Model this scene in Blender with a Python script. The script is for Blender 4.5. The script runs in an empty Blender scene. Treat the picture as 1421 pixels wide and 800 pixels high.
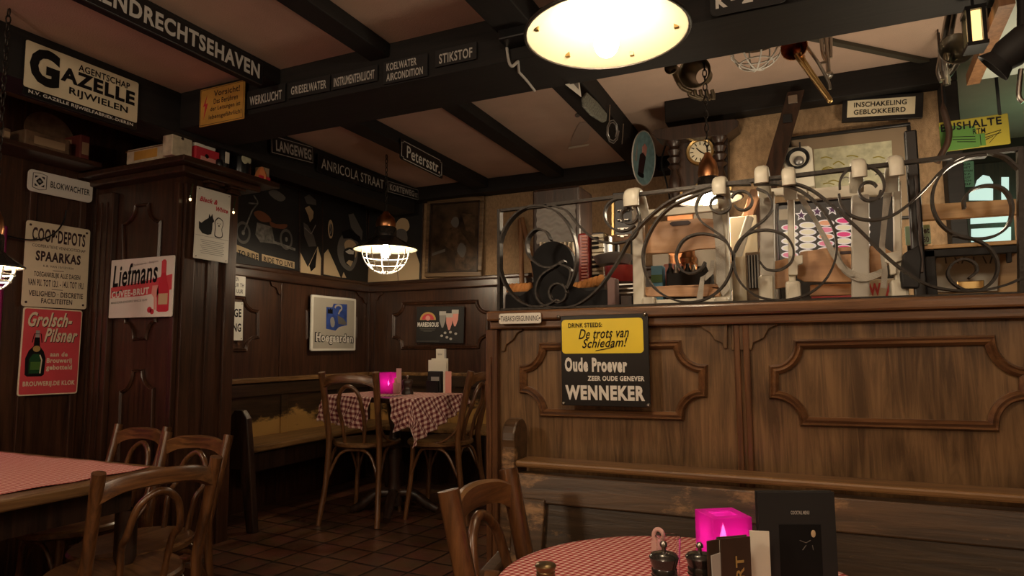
import bpy, bmesh, math, random
from mathutils import Vector, Matrix
random.seed(7)
PI = math.pi
sc = bpy.context.scene
COL = sc.collection

# ------------------------------------------------------------------ camera, world, lights, exposure
H = 1.15
F, YAW, PIT, ROL = 910.0, math.radians(24.4), math.radians(5.4), math.radians(-0.4)
fw = Vector((-math.sin(YAW) * math.cos(PIT), math.cos(YAW) * math.cos(PIT), math.sin(PIT)))
r0 = Vector((math.cos(YAW), math.sin(YAW), 0)); u0 = r0.cross(fw)
rt = math.cos(ROL) * r0 + math.sin(ROL) * u0
up = -math.sin(ROL) * r0 + math.cos(ROL) * u0
EYE = Vector((0, 0, H))
cd = bpy.data.cameras.new('camera'); cam = bpy.data.objects.new('camera', cd); COL.objects.link(cam)
cd.sensor_width = 36; cd.lens = F / 1421 * 36; cd.clip_start = 0.02
m = Matrix((rt, up, -fw)).transposed().to_4x4(); m.translation = EYE
cam.matrix_world = m
sc.camera = cam

sc.view_settings.view_transform = 'Standard'
sc.view_settings.look = 'None'
sc.view_settings.gamma = 1
sc.view_settings.use_curve_mapping = False
sc.view_settings.exposure = 0.0
sc.cycles.use_denoising = True
sc.cycles.max_bounces = 8
sc.cycles.sample_clamp_indirect = 4
w = bpy.data.worlds.new('world'); sc.world = w; w.use_nodes = True
w.node_tree.nodes['Background'].inputs[0].default_value = (1, .72, .45, 1)
w.node_tree.nodes['Background'].inputs[1].default_value = 0.012

def light(name, loc, power, col=(1, .80, .57), size=.05, kind='POINT', rot=None):
    l = bpy.data.lights.new(name, kind); l.energy = power; l.color = col
    if kind == 'POINT': l.shadow_soft_size = size
    o = bpy.data.objects.new(name, l); COL.objects.link(o); o.location = loc
    return o

# added fill lights without fixtures, around the camera and in the gangway
light('fill_light', (1.15, -0.75, 1.95), 26, size=.12)
light('fill_light', (-.2, .05, 2.1), 19, size=.1)
light('fill_light', (-1.5, -0.75, 1.95), 42, size=.12)
light('gangway_fill', (0.55, 2.65, 1.62), 12, (1, .82, .58), .1)
light('gangway_fill', (-0.45, 2.75, 1.62), 8, (1, .82, .58), .1)
light('green_room_lamp', (1.25, 4.0, 2.0), 2.0, (.42, 1, .58), .1)
light('pink_window_lamp', (-3.25, 1.35, 1.35), .45, (1, .08, .6), .06)

# ------------------------------------------------------------------ geometry helpers
def ray(x, y): return fw + (x - 710.5) / F * rt - (y - 400) / F * up
def at(x, y, X=None, Y=None, Z=None):
    """point of a known real plane that the photograph shows at x, y"""
    d = ray(x, y)
    if X is not None: s = X / d.x
    elif Y is not None: s = Y / d.y
    else: s = (Z - H) / d.z
    return EYE + s * d

class MB:
    def __init__(self): self.bm = bmesh.new()
    def box(self, a, b, bev=0):
        a, b = Vector(a), Vector(b)
        r = bmesh.ops.create_cube(self.bm, size=1)
        for v in r['verts']:
            v.co = Vector((a.x if v.co.x < 0 else b.x, a.y if v.co.y < 0 else b.y, a.z if v.co.z < 0 else b.z))
        if bev:
            es = list({e for v in r['verts'] for e in v.link_edges})
            bmesh.ops.bevel(self.bm, geom=es, offset=bev, segments=2, affect='EDGES', profile=.5)
        return self
    def ring_sweep(self, rings, closed=False, cap=True):
        vs = [[self.bm.verts.new(p) for p in r] for r in rings]
        n = len(vs[0])
        k = len(vs)
        for i in range(k if closed else k - 1):
            A, B = vs[i], vs[(i + 1) % k]
            for j in range(n):
                try: self.bm.faces.new((A[j], A[(j + 1) % n], B[(j + 1) % n], B[j]))
                except ValueError: pass
        if cap and not closed:
            try: self.bm.faces.new(vs[0][::-1]); self.bm.faces.new(vs[-1])
            except ValueError: pass
        return self
    def tube(self, pts, r, seg=8, closed=False, flat=None):
        """round tube along a polyline; r number or list; flat=(axis vector, half width, half thickness) gives a strap"""
        pts = [Vector(p) for p in pts]; n = len(pts); rings = []
        prev = None
        for i, p in enumerate(pts):
            if closed: t = pts[(i + 1) % n] - pts[i - 1]
            else: t = pts[min(i + 1, n - 1)] - pts[max(i - 1, 0)]
            if t.length < 1e-9: t = Vector((0, 0, 1))
            t.normalize()
            if flat:
                a = Vector(flat[0]); b = t.cross(a).normalized()
                hw, ht = flat[1], flat[2]
                rings.append([p + a * hw + b * ht, p - a * hw + b * ht, p - a * hw - b * ht, p + a * hw - b * ht]); continue
            if prev is None:
                prev = t.orthogonal().normalized()
            a = (prev - t * prev.dot(t))
            a = a.normalized() if a.length > 1e-6 else t.orthogonal().normalized()
            prev = a; b = t.cross(a)
            rr = r[i] if isinstance(r, (list, tuple)) else r
            rings.append([p + (a * math.cos(2 * PI * j / seg) + b * math.sin(2 * PI * j / seg)) * rr for j in range(seg)])
        return self.ring_sweep(rings, closed)
    def lathe(self, prof, c=(0, 0, 0), seg=24, axis=None):
        """profile (radius, height) about z at c, or about a given axis"""
        c = Vector(c); q = Vector((0, 0, 1)).rotation_difference(Vector(axis).normalized()) if axis else None
        rings = []
        for r, z in prof:
            ring = []
            for j in range(seg):
                v = Vector((r * math.cos(2 * PI * j / seg), r * math.sin(2 * PI * j / seg), z))
                if q: v = q @ v
                ring.append(c + v)
            rings.append(ring)
        return self.ring_sweep(rings, cap=False)
    def prism(self, pts, d):
        """polygon (3-D points) extruded by vector d"""
        d = Vector(d)
        A = [self.bm.verts.new(Vector(p)) for p in pts]; B = [self.bm.verts.new(Vector(p) + d) for p in pts]
        n = len(A)
        try:
            self.bm.faces.new(A); self.bm.faces.new(B[::-1])
            for i in range(n): self.bm.faces.new((A[i], B[i], B[(i + 1) % n], A[(i + 1) % n]))
        except ValueError: pass
        return self
    def ball(self, c, r, sx=1, sy=1, sz=1, seg=12):
        x = bmesh.ops.create_uvsphere(self.bm, u_segments=seg, v_segments=max(6, seg // 2), radius=r)
        for v in x['verts']: v.co = Vector((v.co.x * sx, v.co.y * sy, v.co.z * sz)) + Vector(c)
        return self
    def build(self, name, mat, parent=None, smooth=None, bevel=0):
        bmesh.ops.recalc_face_normals(self.bm, faces=self.bm.faces)
        me = bpy.data.meshes.new(name); self.bm.to_mesh(me); self.bm.free()
        if smooth is not None:
            me.polygons.foreach_set('use_smooth', [True] * len(me.polygons))
            me.set_sharp_from_angle(angle=math.radians(smooth))
        me.materials.append(mat)
        o = bpy.data.objects.new(name, me); COL.objects.link(o)
        if parent: o.parent = parent
        if bevel:
            b = o.modifiers.new('b', 'BEVEL'); b.width = bevel; b.segments = 2; b.limit_method = 'ANGLE'
        return o

def tag(o, label=None, cat=None, group=None, kind=None):
    if label: o['label'] = label
    if cat: o['category'] = cat
    if group: o['group'] = group
    if kind: o['kind'] = kind
    return o
def thing(name, label, cat, loc=(0, 0, 0), rz=0, group=None):
    o = bpy.data.objects.new(name, None); COL.objects.link(o)
    o.location = loc; o.rotation_euler = (0, 0, rz); o.empty_display_size = .05
    return tag(o, label, cat, group)
def struct(o, kind='structure'): o['kind'] = kind; return o
def copy_tree(o, parent=None):
    c = o.copy(); COL.objects.link(c)
    if parent: c.parent = parent
    for ch in list(o.children): copy_tree(ch, c)
    return c
def smoothpts(P, n=6, closed=False):
    P = [Vector(p) for p in P]; N = len(P); out = []
    rng = range(N if closed else N - 1)
    for i in rng:
        p1, p2 = P[i], P[(i + 1) % N]
        p0 = P[i - 1] if (closed or i > 0) else p1 * 2 - p2
        p3 = P[(i + 2) % N] if (closed or i + 2 < N) else p2 * 2 - p1
        for k in range(n):
            t = k / n
            out.append(.5 * ((2 * p1) + (p2 - p0) * t + (2 * p0 - 5 * p1 + 4 * p2 - p3) * t * t + (3 * p1 - p0 - 3 * p2 + p3) * t ** 3))
    if not closed: out.append(P[-1])
    return out

# ------------------------------------------------------------------ materials
def mat(name, col, rough=.5, metal=0, spec=.5, bump=0, bscale=60, var=0, vscale=8, emis=None, estr=0, trans=0, alpha=1, stretch=(1, 1, 1), coat=0):
    m = bpy.data.materials.new(name); m.use_nodes = True
    nt = m.node_tree; N = nt.nodes; L = nt.links; b = N['Principled BSDF']
    b.inputs['Base Color'].default_value = (*col, 1); b.inputs['Roughness'].default_value = rough
    b.inputs['Metallic'].default_value = metal; b.inputs['Specular IOR Level'].default_value = spec
    b.inputs['Coat Weight'].default_value = coat
    if trans: b.inputs['Transmission Weight'].default_value = trans
    if emis: b.inputs['Emission Color'].default_value = (*emis, 1); b.inputs['Emission Strength'].default_value = estr
    tc = N.new('ShaderNodeTexCoord'); mp = N.new('ShaderNodeMapping'); mp.inputs['Scale'].default_value = stretch
    L.new(tc.outputs['Object'], mp.inputs['Vector'])
    if var:
        n = N.new('ShaderNodeTexNoise'); n.inputs['Scale'].default_value = vscale; n.inputs['Detail'].default_value = 6
        L.new(mp.outputs[0], n.inputs['Vector'])
        cr = N.new('ShaderNodeValToRGB'); cr.color_ramp.elements[0].position = .3; cr.color_ramp.elements[1].position = .7
        cr.color_ramp.elements[0].color = (*[max(0, c * (1 - var)) for c in col], 1)
        cr.color_ramp.elements[1].color = (*[min(1, c * (1 + var)) for c in col], 1)
        L.new(n.outputs['Fac'], cr.inputs['Fac']); L.new(cr.outputs[0], b.inputs['Base Color'])
    if bump:
        n = N.new('ShaderNodeTexNoise'); n.inputs['Scale'].default_value = bscale; n.inputs['Detail'].default_value = 4
        L.new(mp.outputs[0], n.inputs['Vector'])
        bp = N.new('ShaderNodeBump'); bp.inputs['Strength'].default_value = bump; bp.inputs['Distance'].default_value = .01
        L.new(n.outputs['Fac'], bp.inputs['Height']); L.new(bp.outputs[0], b.inputs['Normal'])
    return m

def wood(name, dark, lightc, axis='z', scale=1.0, rough=.42, worn=None, wear=(.5, .62), wear_z=None, figure=0, coat=0.0):
    """stained wood with stretched grain; worn = colour of bare patches where the varnish has gone"""
    m = bpy.data.materials.new(name); m.use_nodes = True
    nt = m.node_tree; N = nt.nodes; L = nt.links; b = N['Principled BSDF']
    tc = N.new('ShaderNodeTexCoord'); mp = N.new('ShaderNodeMapping')
    s = [26 * scale] * 3; s['xyz'.index(axis)] = 1.6 * scale
    mp.inputs['Scale'].default_value = s; L.new(tc.outputs['Object'], mp.inputs['Vector'])
    n = N.new('ShaderNodeTexNoise'); n.inputs['Scale'].default_value = 1.6; n.inputs['Detail'].default_value = 9; n.inputs['Roughness'].default_value = .68
    n.inputs['Distortion'].default_value = .6 + figure
    L.new(mp.outputs[0], n.inputs['Vector'])
    fac = n.outputs['Fac']
    if figure:
        mp2 = N.new('ShaderNodeMapping'); s2 = [5.0] * 3; s2['xyz'.index(axis)] = 2.0; mp2.inputs['Scale'].default_value = s2
        L.new(tc.outputs['Object'], mp2.inputs['Vector'])
        n2 = N.new('ShaderNodeTexNoise'); n2.inputs['Scale'].default_value = 1.0; n2.inputs['Detail'].default_value = 1.5
        L.new(mp2.outputs[0], n2.inputs['Vector'])
        ml = N.new('ShaderNodeMath'); ml.operation = 'MULTIPLY'; ml.inputs[1].default_value = 26; L.new(n2.outputs['Fac'], ml.inputs[0])
        sn = N.new('ShaderNodeMath'); sn.operation = 'SINE'; L.new(ml.outputs[0], sn.inputs[0])
        ma = N.new('ShaderNodeMath'); ma.operation = 'MULTIPLY_ADD'; ma.inputs[1].default_value = .085 * figure; L.new(sn.outputs[0], ma.inputs[0]); L.new(fac, ma.inputs[2])
        fac = ma.outputs[0]
    cr = N.new('ShaderNodeValToRGB'); e = cr.color_ramp.elements
    e[0].position = .36; e[0].color = (*dark, 1); e[1].position = .68; e[1].color = (*lightc, 1)
    L.new(fac, cr.inputs['Fac'])
    out = cr.outputs[0]
    if worn:
        n3 = N.new('ShaderNodeTexNoise'); n3.inputs['Scale'].default_value = 5; n3.inputs['Detail'].default_value = 10; n3.inputs['Roughness'].default_value = .72
        mp3 = N.new('ShaderNodeMapping'); s3 = [1.6] * 3; s3['xyz'.index(axis)] = .7; mp3.inputs['Scale'].default_value = s3
        L.new(tc.outputs['Object'], mp3.inputs['Vector']); L.new(mp3.outputs[0], n3.inputs['Vector'])
        f = n3.outputs['Fac']
        if wear_z:                                   # backs and coats rub the varnish off in one band of height
            sx = N.new('ShaderNodeSeparateXYZ'); L.new(tc.outputs['Object'], sx.inputs[0])
            mr = N.new('ShaderNodeMapRange'); mr.inputs['From Min'].default_value = wear_z[0]; mr.inputs['From Max'].default_value = wear_z[1]
            mr.inputs['To Min'].default_value = .22; mr.inputs['To Max'].default_value = -.25
            L.new(sx.outputs['Z'], mr.inputs['Value'])
            ad = N.new('ShaderNodeMath'); L.new(f, ad.inputs[0]); L.new(mr.outputs[0], ad.inputs[1]); f = ad.outputs[0]
        c2 = N.new('ShaderNodeValToRGB'); c2.color_ramp.elements[0].position = wear[0]; c2.color_ramp.elements[1].position = wear[1]
        L.new(f, c2.inputs['Fac'])
        mx = N.new('ShaderNodeMix'); mx.data_type = 'RGBA'; L.new(c2.outputs[0], mx.inputs[0]); L.new(out, mx.inputs[6]); mx.inputs[7].default_value = (*worn, 1)
        out = mx.outputs[2]
    L.new(out, b.inputs['Base Color'])
    b.inputs['Roughness'].default_value = rough; b.inputs['Coat Weight'].default_value = coat; b.inputs['Coat Roughness'].default_value = .25
    bp = N.new('ShaderNodeBump'); bp.inputs['Strength'].default_value = .25; bp.inputs['Distance'].default_value = .004
    L.new(n.outputs['Fac'], bp.inputs['Height']); L.new(bp.outputs[0], b.inputs['Normal'])
    return m

def gingham(name, c_w, c_m, c_d, period=.016):
    m = bpy.data.materials.new(name); m.use_nodes = True
    nt = m.node_tree; N = nt.nodes; L = nt.links; b = N['Principled BSDF']; b.inputs['Roughness'].default_value = .9; b.inputs['Specular IOR Level'].default_value = .1
    uv = N.new('ShaderNodeUVMap'); sx = N.new('ShaderNodeSeparateXYZ'); L.new(uv.outputs[0], sx.inputs[0])
    st = []
    for k in 'XY':
        a = N.new('ShaderNodeMath'); a.operation = 'DIVIDE'; a.inputs[1].default_value = period; L.new(sx.outputs[k], a.inputs[0])
        f = N.new('ShaderNodeMath'); f.operation = 'FRACT'; L.new(a.outputs[0], f.inputs[0])
        g = N.new('ShaderNodeMath'); g.operation = 'GREATER_THAN'; g.inputs[1].default_value = .5; L.new(f.outputs[0], g.inputs[0]); st.append(g)
    ad = N.new('ShaderNodeMath'); L.new(st[0].outputs[0], ad.inputs[0]); L.new(st[1].outputs[0], ad.inputs[1])
    hf = N.new('ShaderNodeMath'); hf.operation = 'MULTIPLY'; hf.inputs[1].default_value = .5; L.new(ad.outputs[0], hf.inputs[0])
    cr = N.new('ShaderNodeValToRGB'); cr.color_ramp.interpolation = 'CONSTANT'; e = cr.color_ramp.elements
    e[0].color = (*c_w, 1); e[1].position = .75; e[1].color = (*c_d, 1); x = e.new(.3); x.color = (*c_m, 1)
    L.new(hf.outputs[0], cr.inputs['Fac']); L.new(cr.outputs[0], b.inputs['Base Color'])
    return m

def tiles(name):
    m = bpy.data.materials.new(name); m.use_nodes = True
    nt = m.node_tree; N = nt.nodes; L = nt.links; b = N['Principled BSDF']
    tc = N.new('ShaderNodeTexCoord'); mp = N.new('ShaderNodeMapping'); mp.inputs['Rotation'].default_value = (0, 0, math.radians(4)); mp.inputs['Location'].default_value = (.03, .05, 0)
    L.new(tc.outputs['Object'], mp.inputs['Vector'])
    br = N.new('ShaderNodeTexBrick'); br.offset = 0; br.inputs['Scale'].default_value = 1
    br.inputs['Brick Width'].default_value = .165; br.inputs['Row Height'].default_value = .165; br.inputs['Mortar Size'].default_value = .007; br.inputs['Mortar Smooth'].default_value = .4
    br.inputs['Color1'].default_value = (.22, .095, .05, 1); br.inputs['Color2'].default_value = (.12, .058, .034, 1); br.inputs['Mortar'].default_value = (.014, .01, .008, 1)
    L.new(mp.outputs[0], br.inputs['Vector'])
    n = N.new('ShaderNodeTexNoise'); n.inputs['Scale'].default_value = 9; n.inputs['Detail'].default_value = 6; L.new(tc.outputs['Object'], n.inputs['Vector'])
    mx = N.new('ShaderNodeMix'); mx.data_type = 'RGBA'; mx.blend_type = 'MULTIPLY'; mx.inputs[0].default_value = .7
    L.new(br.outputs['Color'], mx.inputs[6]); L.new(n.outputs['Color'], mx.inputs[7]); L.new(mx.outputs[2], b.inputs['Base Color'])
    b.inputs['Roughness'].default_value = .30
    bp = N.new('ShaderNodeBump'); bp.inputs['Strength'].default_value = .6; bp.inputs['Distance'].default_value = .006
    iv = N.new('ShaderNodeMath'); iv.operation = 'MULTIPLY_ADD'; iv.inputs[1].default_value = -1.5; L.new(br.outputs['Fac'], iv.inputs[0]); L.new(n.outputs['Fac'], iv.inputs[2])
    L.new(iv.outputs[0], bp.inputs['Height']); L.new(bp.outputs[0], b.inputs['Normal'])
    return m

M = {}
M['panel'] = wood('panelling', (.020, .008, .004), (.075, .030, .014), 'z', rough=.34, coat=.3)
M['panel_x'] = wood('panelling_rail', (.022, .009, .005), (.075, .032, .016), 'x', rough=.36, coat=.3)
M['panel_y'] = wood('panelling_rail_side', (.022, .009, .005), (.075, .032, .016), 'y', rough=.36, coat=.3)
M['walnut'] = wood('walnut_panel', (.074, .038, .015), (.215, .120, .052), 'z', rough=.36, figure=1, coat=.25)
M['walnut_trim'] = wood('walnut_trim', (.06, .023, .010), (.18, .080, .034), 'z', rough=.3, coat=.4)
M['walnut_trim_x'] = wood('walnut_trim_long', (.07, .028, .012), (.22, .105, .044), 'x', rough=.3, coat=.4)
M['beam'] = wood('beam_wood', (.004, .003, .0027), (.011, .0082, .007), 'x', rough=.75)
M['beam_y'] = wood('beam_wood_side', (.004, .003, .0027), (.011, .0082, .007), 'y', rough=.75)
M['bench'] = wood('bench_oak', (.036, .020, .010), (.12, .065, .030), 'x', rough=.38, worn=(.32, .18, .08), wear=(.54, .62), coat=.2)
M['bench_rail'] = wood('bench_rail_oak', (.12, .06, .022), (.30, .16, .06), 'x', rough=.4)
M['bench_back'] = wood('bench_back_oak', (.020, .012, .006), (.058, .034, .016), 'x', rough=.36, worn=(.30, .17, .07), wear=(.52, .60), wear_z=(.42, .86), coat=.2)
M['bench_far'] = wood('bench_far_oak', (.014, .008, .004), (.05, .026, .012), 'x', rough=.38, worn=(.42, .24, .075), wear=(.52, .62), wear_z=(.47, .74))
M['bench_far_y'] = wood('bench_far_oak_side', (.014, .008, .004), (.05, .026, .012), 'y', rough=.38, worn=(.42, .24, .075), wear=(.52, .62), wear_z=(.47, .74))
M['bench_trim'] = wood('bench_trim_oak', (.07, .034, .012), (.30, .16, .06), 'y', rough=.4)
M['chair'] = wood('chair_beech', (.055, .022, .008), (.20, .085, .030), 'z', rough=.3, coat=.5)
M['chair_x'] = wood('chair_beech_rail', (.07, .028, .010), (.25, .11, .038), 'x', rough=.3, coat=.5)
M['seat'] = wood('chair_seat', (.06, .026, .010), (.24, .12, .045), 'y', rough=.28, coat=.5)
M['table'] = wood('table_oak', (.10, .05, .02), (.26, .14, .055), 'y', rough=.4)
M['darkwood'] = wood('dark_wood', (.012, .006, .004), (.05, .022, .012), 'z', rough=.4, coat=.2)
M['ply'] = wood('plywood', (.42, .22, .11), (.62, .36, .19), 'x', .5, rough=.35)
M['pine'] = wood('pine_board', (.5, .29, .12), (.72, .47, .22), 'x', .6, rough=.45)
M['stick'] = wood('broom_stick', (.16, .07, .03), (.32, .16, .07), 'z', rough=.5)
M['gild'] = wood('gilt_frame', (.10, .06, .03), (.26, .17, .09), 'x', rough=.45)
M['plaster'] = mat('ceiling_plaster', (.56, .40, .31), .9, var=.07, vscale=5, bump=.25, bscale=160)
M['burlap'] = mat('burlap_wallpaper', (.36, .235, .13), .95, var=.22, vscale=70, bump=.5, bscale=260, stretch=(1, 1, .55))
M['soot'] = mat('dark_wall', (.035, .026, .02), .9, var=.3)
M['floor'] = tiles('terracotta_tiles')
M['black'] = mat('black_enamel', (.008, .008, .009), .3, var=.2)
M['blackmatt'] = mat('black_matt', (.013, .012, .012), .65, var=.2)
M['iron'] = mat('wrought_iron', (.030, .025, .021), .42, metal=.6, bump=.15, bscale=90)
M['white'] = mat('white_enamel', (.78, .76, .68), .35, var=.05, vscale=4)
M['letter'] = mat('white_lettering', (.74, .72, .66), .5)
M['greyletter'] = mat('grey_lettering', (.50, .48, .44), .5)
M['ink'] = mat('black_lettering', (.007, .0065, .007), .6, spec=.2)
M['cream'] = mat('cream_enamel', (.74, .66, .47), .4, var=.10, vscale=6)
M['brownink'] = mat('brown_black_lettering', (.035, .014, .016), .5)
M['red'] = mat('red_enamel', (.62, .07, .085), .4, var=.08)
M['crimson'] = mat('crimson_print', (.55, .03, .05), .5)
M['yellow'] = mat('yellow_enamel', (.86, .66, .035), .35, var=.04)
M['ochre'] = mat('ochre_enamel', (.55, .30, .06), .55, var=.2)
M['limeyellow'] = mat('lemon_enamel', (.27, .225, .02), .5, var=.15)
M['greenpaint'] = mat('green_enamel', (.06, .16, .025), .5)
M['darkgreen'] = mat('bottle_green', (.015, .07, .025), .2, coat=.4)
M['greige'] = mat('grey_beige_enamel', (.44, .41, .34), .35, var=.03)
M['blue'] = mat('blue_print', (.03, .07, .30), .5, var=.3, vscale=20)
M['grey'] = mat('grey_print', (.30, .29, .27), .6)
M['midgrey'] = mat('mid_grey_print', (.13, .12, .11), .6)
M['beige'] = mat('beige_print', (.56, .42, .25), .7)
M['orange'] = mat('orange_print', (.62, .20, .07), .6)
M['pinkprint'] = mat('pink_print', (.75, .33, .28), .6)
M['gold'] = mat('gold_print', (.62, .42, .14), .4, metal=.4)
M['brass'] = mat('brass', (.55, .38, .16), .3, metal=1, var=.2)
M['copper'] = mat('copper', (.60, .28, .13), .3, metal=1, var=.2)
M['silver'] = mat('dull_silver', (.42, .40, .36), .3, metal=1, var=.15)
M['steel'] = mat('grey_steel', (.35, .34, .33), .4, metal=.8)
M['wire'] = mat('white_wire', (.8, .78, .72), .4)
M['plastic'] = mat('cream_white_plastic', (.72, .68, .56), .35)
M['greyplastic'] = mat('warm_grey_plastic', (.50, .47, .41), .45)
M['strap'] = mat('grey_webbing', (.47, .44, .38), .8, bump=.3, bscale=400)
M['lampblack'] = mat('black_enamelled_lamp', (.02, .018, .016), .25, coat=.5)
M['lampwhite'] = mat('darkened_lamp_inside', (.34, .30, .21), .45)  # cream set darker to offset the bulb's glare inside the shade
M['paper'] = mat('white_paper', (.72, .68, .58), .8)
M['pinkcloth'] = mat('pink_tissue', (.68, .42, .38), .85)
M['cardboard'] = mat('card_box', (.36, .25, .15), .8)
M['magenta'] = None
M['rope'] = mat('orange_rope', (.62, .27, .08), .7, bump=.4, bscale=200, stretch=(1, 1, 3))
M['redpaint'] = mat('red_lacquer', (.32, .035, .03), .25, var=.3, coat=.5)
M['ivory'] = mat('ivory_keys', (.72, .64, .46), .35)
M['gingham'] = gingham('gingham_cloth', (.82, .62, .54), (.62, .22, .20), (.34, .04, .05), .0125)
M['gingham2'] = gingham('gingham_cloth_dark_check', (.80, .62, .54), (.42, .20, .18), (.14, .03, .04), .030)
M['teal'] = mat('pale_blue_glaze', (.25, .42, .45), .3, var=.25, vscale=30)
M['mint'] = mat('mint_enamel', (.32, .50, .36), .5)
M['silk'] = mat('faded_print_paper', (.50, .49, .34), .8, var=.25, vscale=30)
M['matboard'] = mat('grey_brown_mount', (.27, .20, .13), .85)
M['oil'] = mat('dark_old_painting', (.06, .036, .02), .35, var=.8, vscale=9, coat=.4)
M['robe'] = mat('dim_painted_robe', (.085, .05, .026), .4, var=.6, vscale=25, coat=.4)
M['chrome_dim'] = mat('dim_metal_print', (.20, .19, .17), .6, var=.5, vscale=40)
M['tank'] = mat('dark_orange_print', (.20, .07, .03), .6)
M['flame'] = mat('candle_flame', (1, .6, .3), .5, emis=(1, .62, .60), estr=30)
M['glow'] = mat('lit_lantern_glass', (1, .7, .3), .5, emis=(1, .66, .25), estr=1.6)
M['pane'] = mat('lit_window_pane', (.6, .8, .75), .3, emis=(.62, .82, .74), estr=.85)

def translucent(name, col, mixf=.5, clear=0):
    m = bpy.data.materials.new(name); m.use_nodes = True; nt = m.node_tree; N = nt.nodes; L = nt.links
    out = N['Material Output']; b = N['Principled BSDF']; b.inputs['Base Color'].default_value = (*col, 1); b.inputs['Roughness'].default_value = .35
    t = N.new('ShaderNodeBsdfTranslucent'); t.inputs[0].default_value = (*col, 1)
    mx = N.new('ShaderNodeMixShader'); mx.inputs[0].default_value = mixf
    L.new(b.outputs[0], mx.inputs[1]); L.new(t.outputs[0], mx.inputs[2]); L.new(mx.outputs[0], out.inputs['Surface'])
    if clear:
        tr = N.new('ShaderNodeBsdfTransparent'); tr.inputs[0].default_value = (1, .45, .8, 1); m2 = N.new('ShaderNodeMixShader'); m2.inputs[0].default_value = clear
        L.new(mx.outputs[0], m2.inputs[1]); L.new(tr.outputs[0], m2.inputs[2]); L.new(m2.outputs[0], out.inputs['Surface'])
    return m
M['magenta'] = translucent('magenta_frosted_glass', (.80, .04, .60), .5, .26)
M['pinkcurtain'] = translucent('pink_curtain_cloth', (.75, .08, .45), .4)
def glassmat(name, col=(1, 1, 1), rough=.02):
    m = bpy.data.materials.new(name); m.use_nodes = True; b = m.node_tree.nodes['Principled BSDF']
    b.inputs['Base Color'].default_value = (*col, 1); b.inputs['Roughness'].default_value = rough; b.inputs['Transmission Weight'].default_value = 1; b.inputs['IOR'].default_value = 1.3
    return m
M['glass'] = glassmat('clear_glass')

# ------------------------------------------------------------------ lettering and signs
_tc = {}
def text_data(s, bold=.0, font_shear=0, spacing=None):
    spacing = spacing or 1.02 + bold * 2.6
    k = (s, bold, font_shear, spacing)
    if k not in _tc:
        c = bpy.data.curves.new('t', 'FONT'); c.body = s; c.offset = bold; c.shear = font_shear; c.space_character = spacing; c.fill_mode = 'FRONT'; c.resolution_u = 3
        o = bpy.data.objects.new('t', c); COL.objects.link(o)
        dg = bpy.context.evaluated_depsgraph_get()
        me = bpy.data.meshes.new_from_object(o.evaluated_get(dg))
        vs = [v.co.copy() for v in me.vertices]; fs = [tuple(p.vertices) for p in me.polygons]
        bpy.data.objects.remove(o); bpy.data.curves.remove(c); bpy.data.meshes.remove(me)
        x0 = min(v.x for v in vs); x1 = max(v.x for v in vs); y0 = min(v.y for v in vs); y1 = max(v.y for v in vs)
        _tc[k] = ([((v.x - x0) / (x1 - x0), (v.y - y0) / (y1 - y0)) for v in vs], fs)
    return _tc[k]

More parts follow.
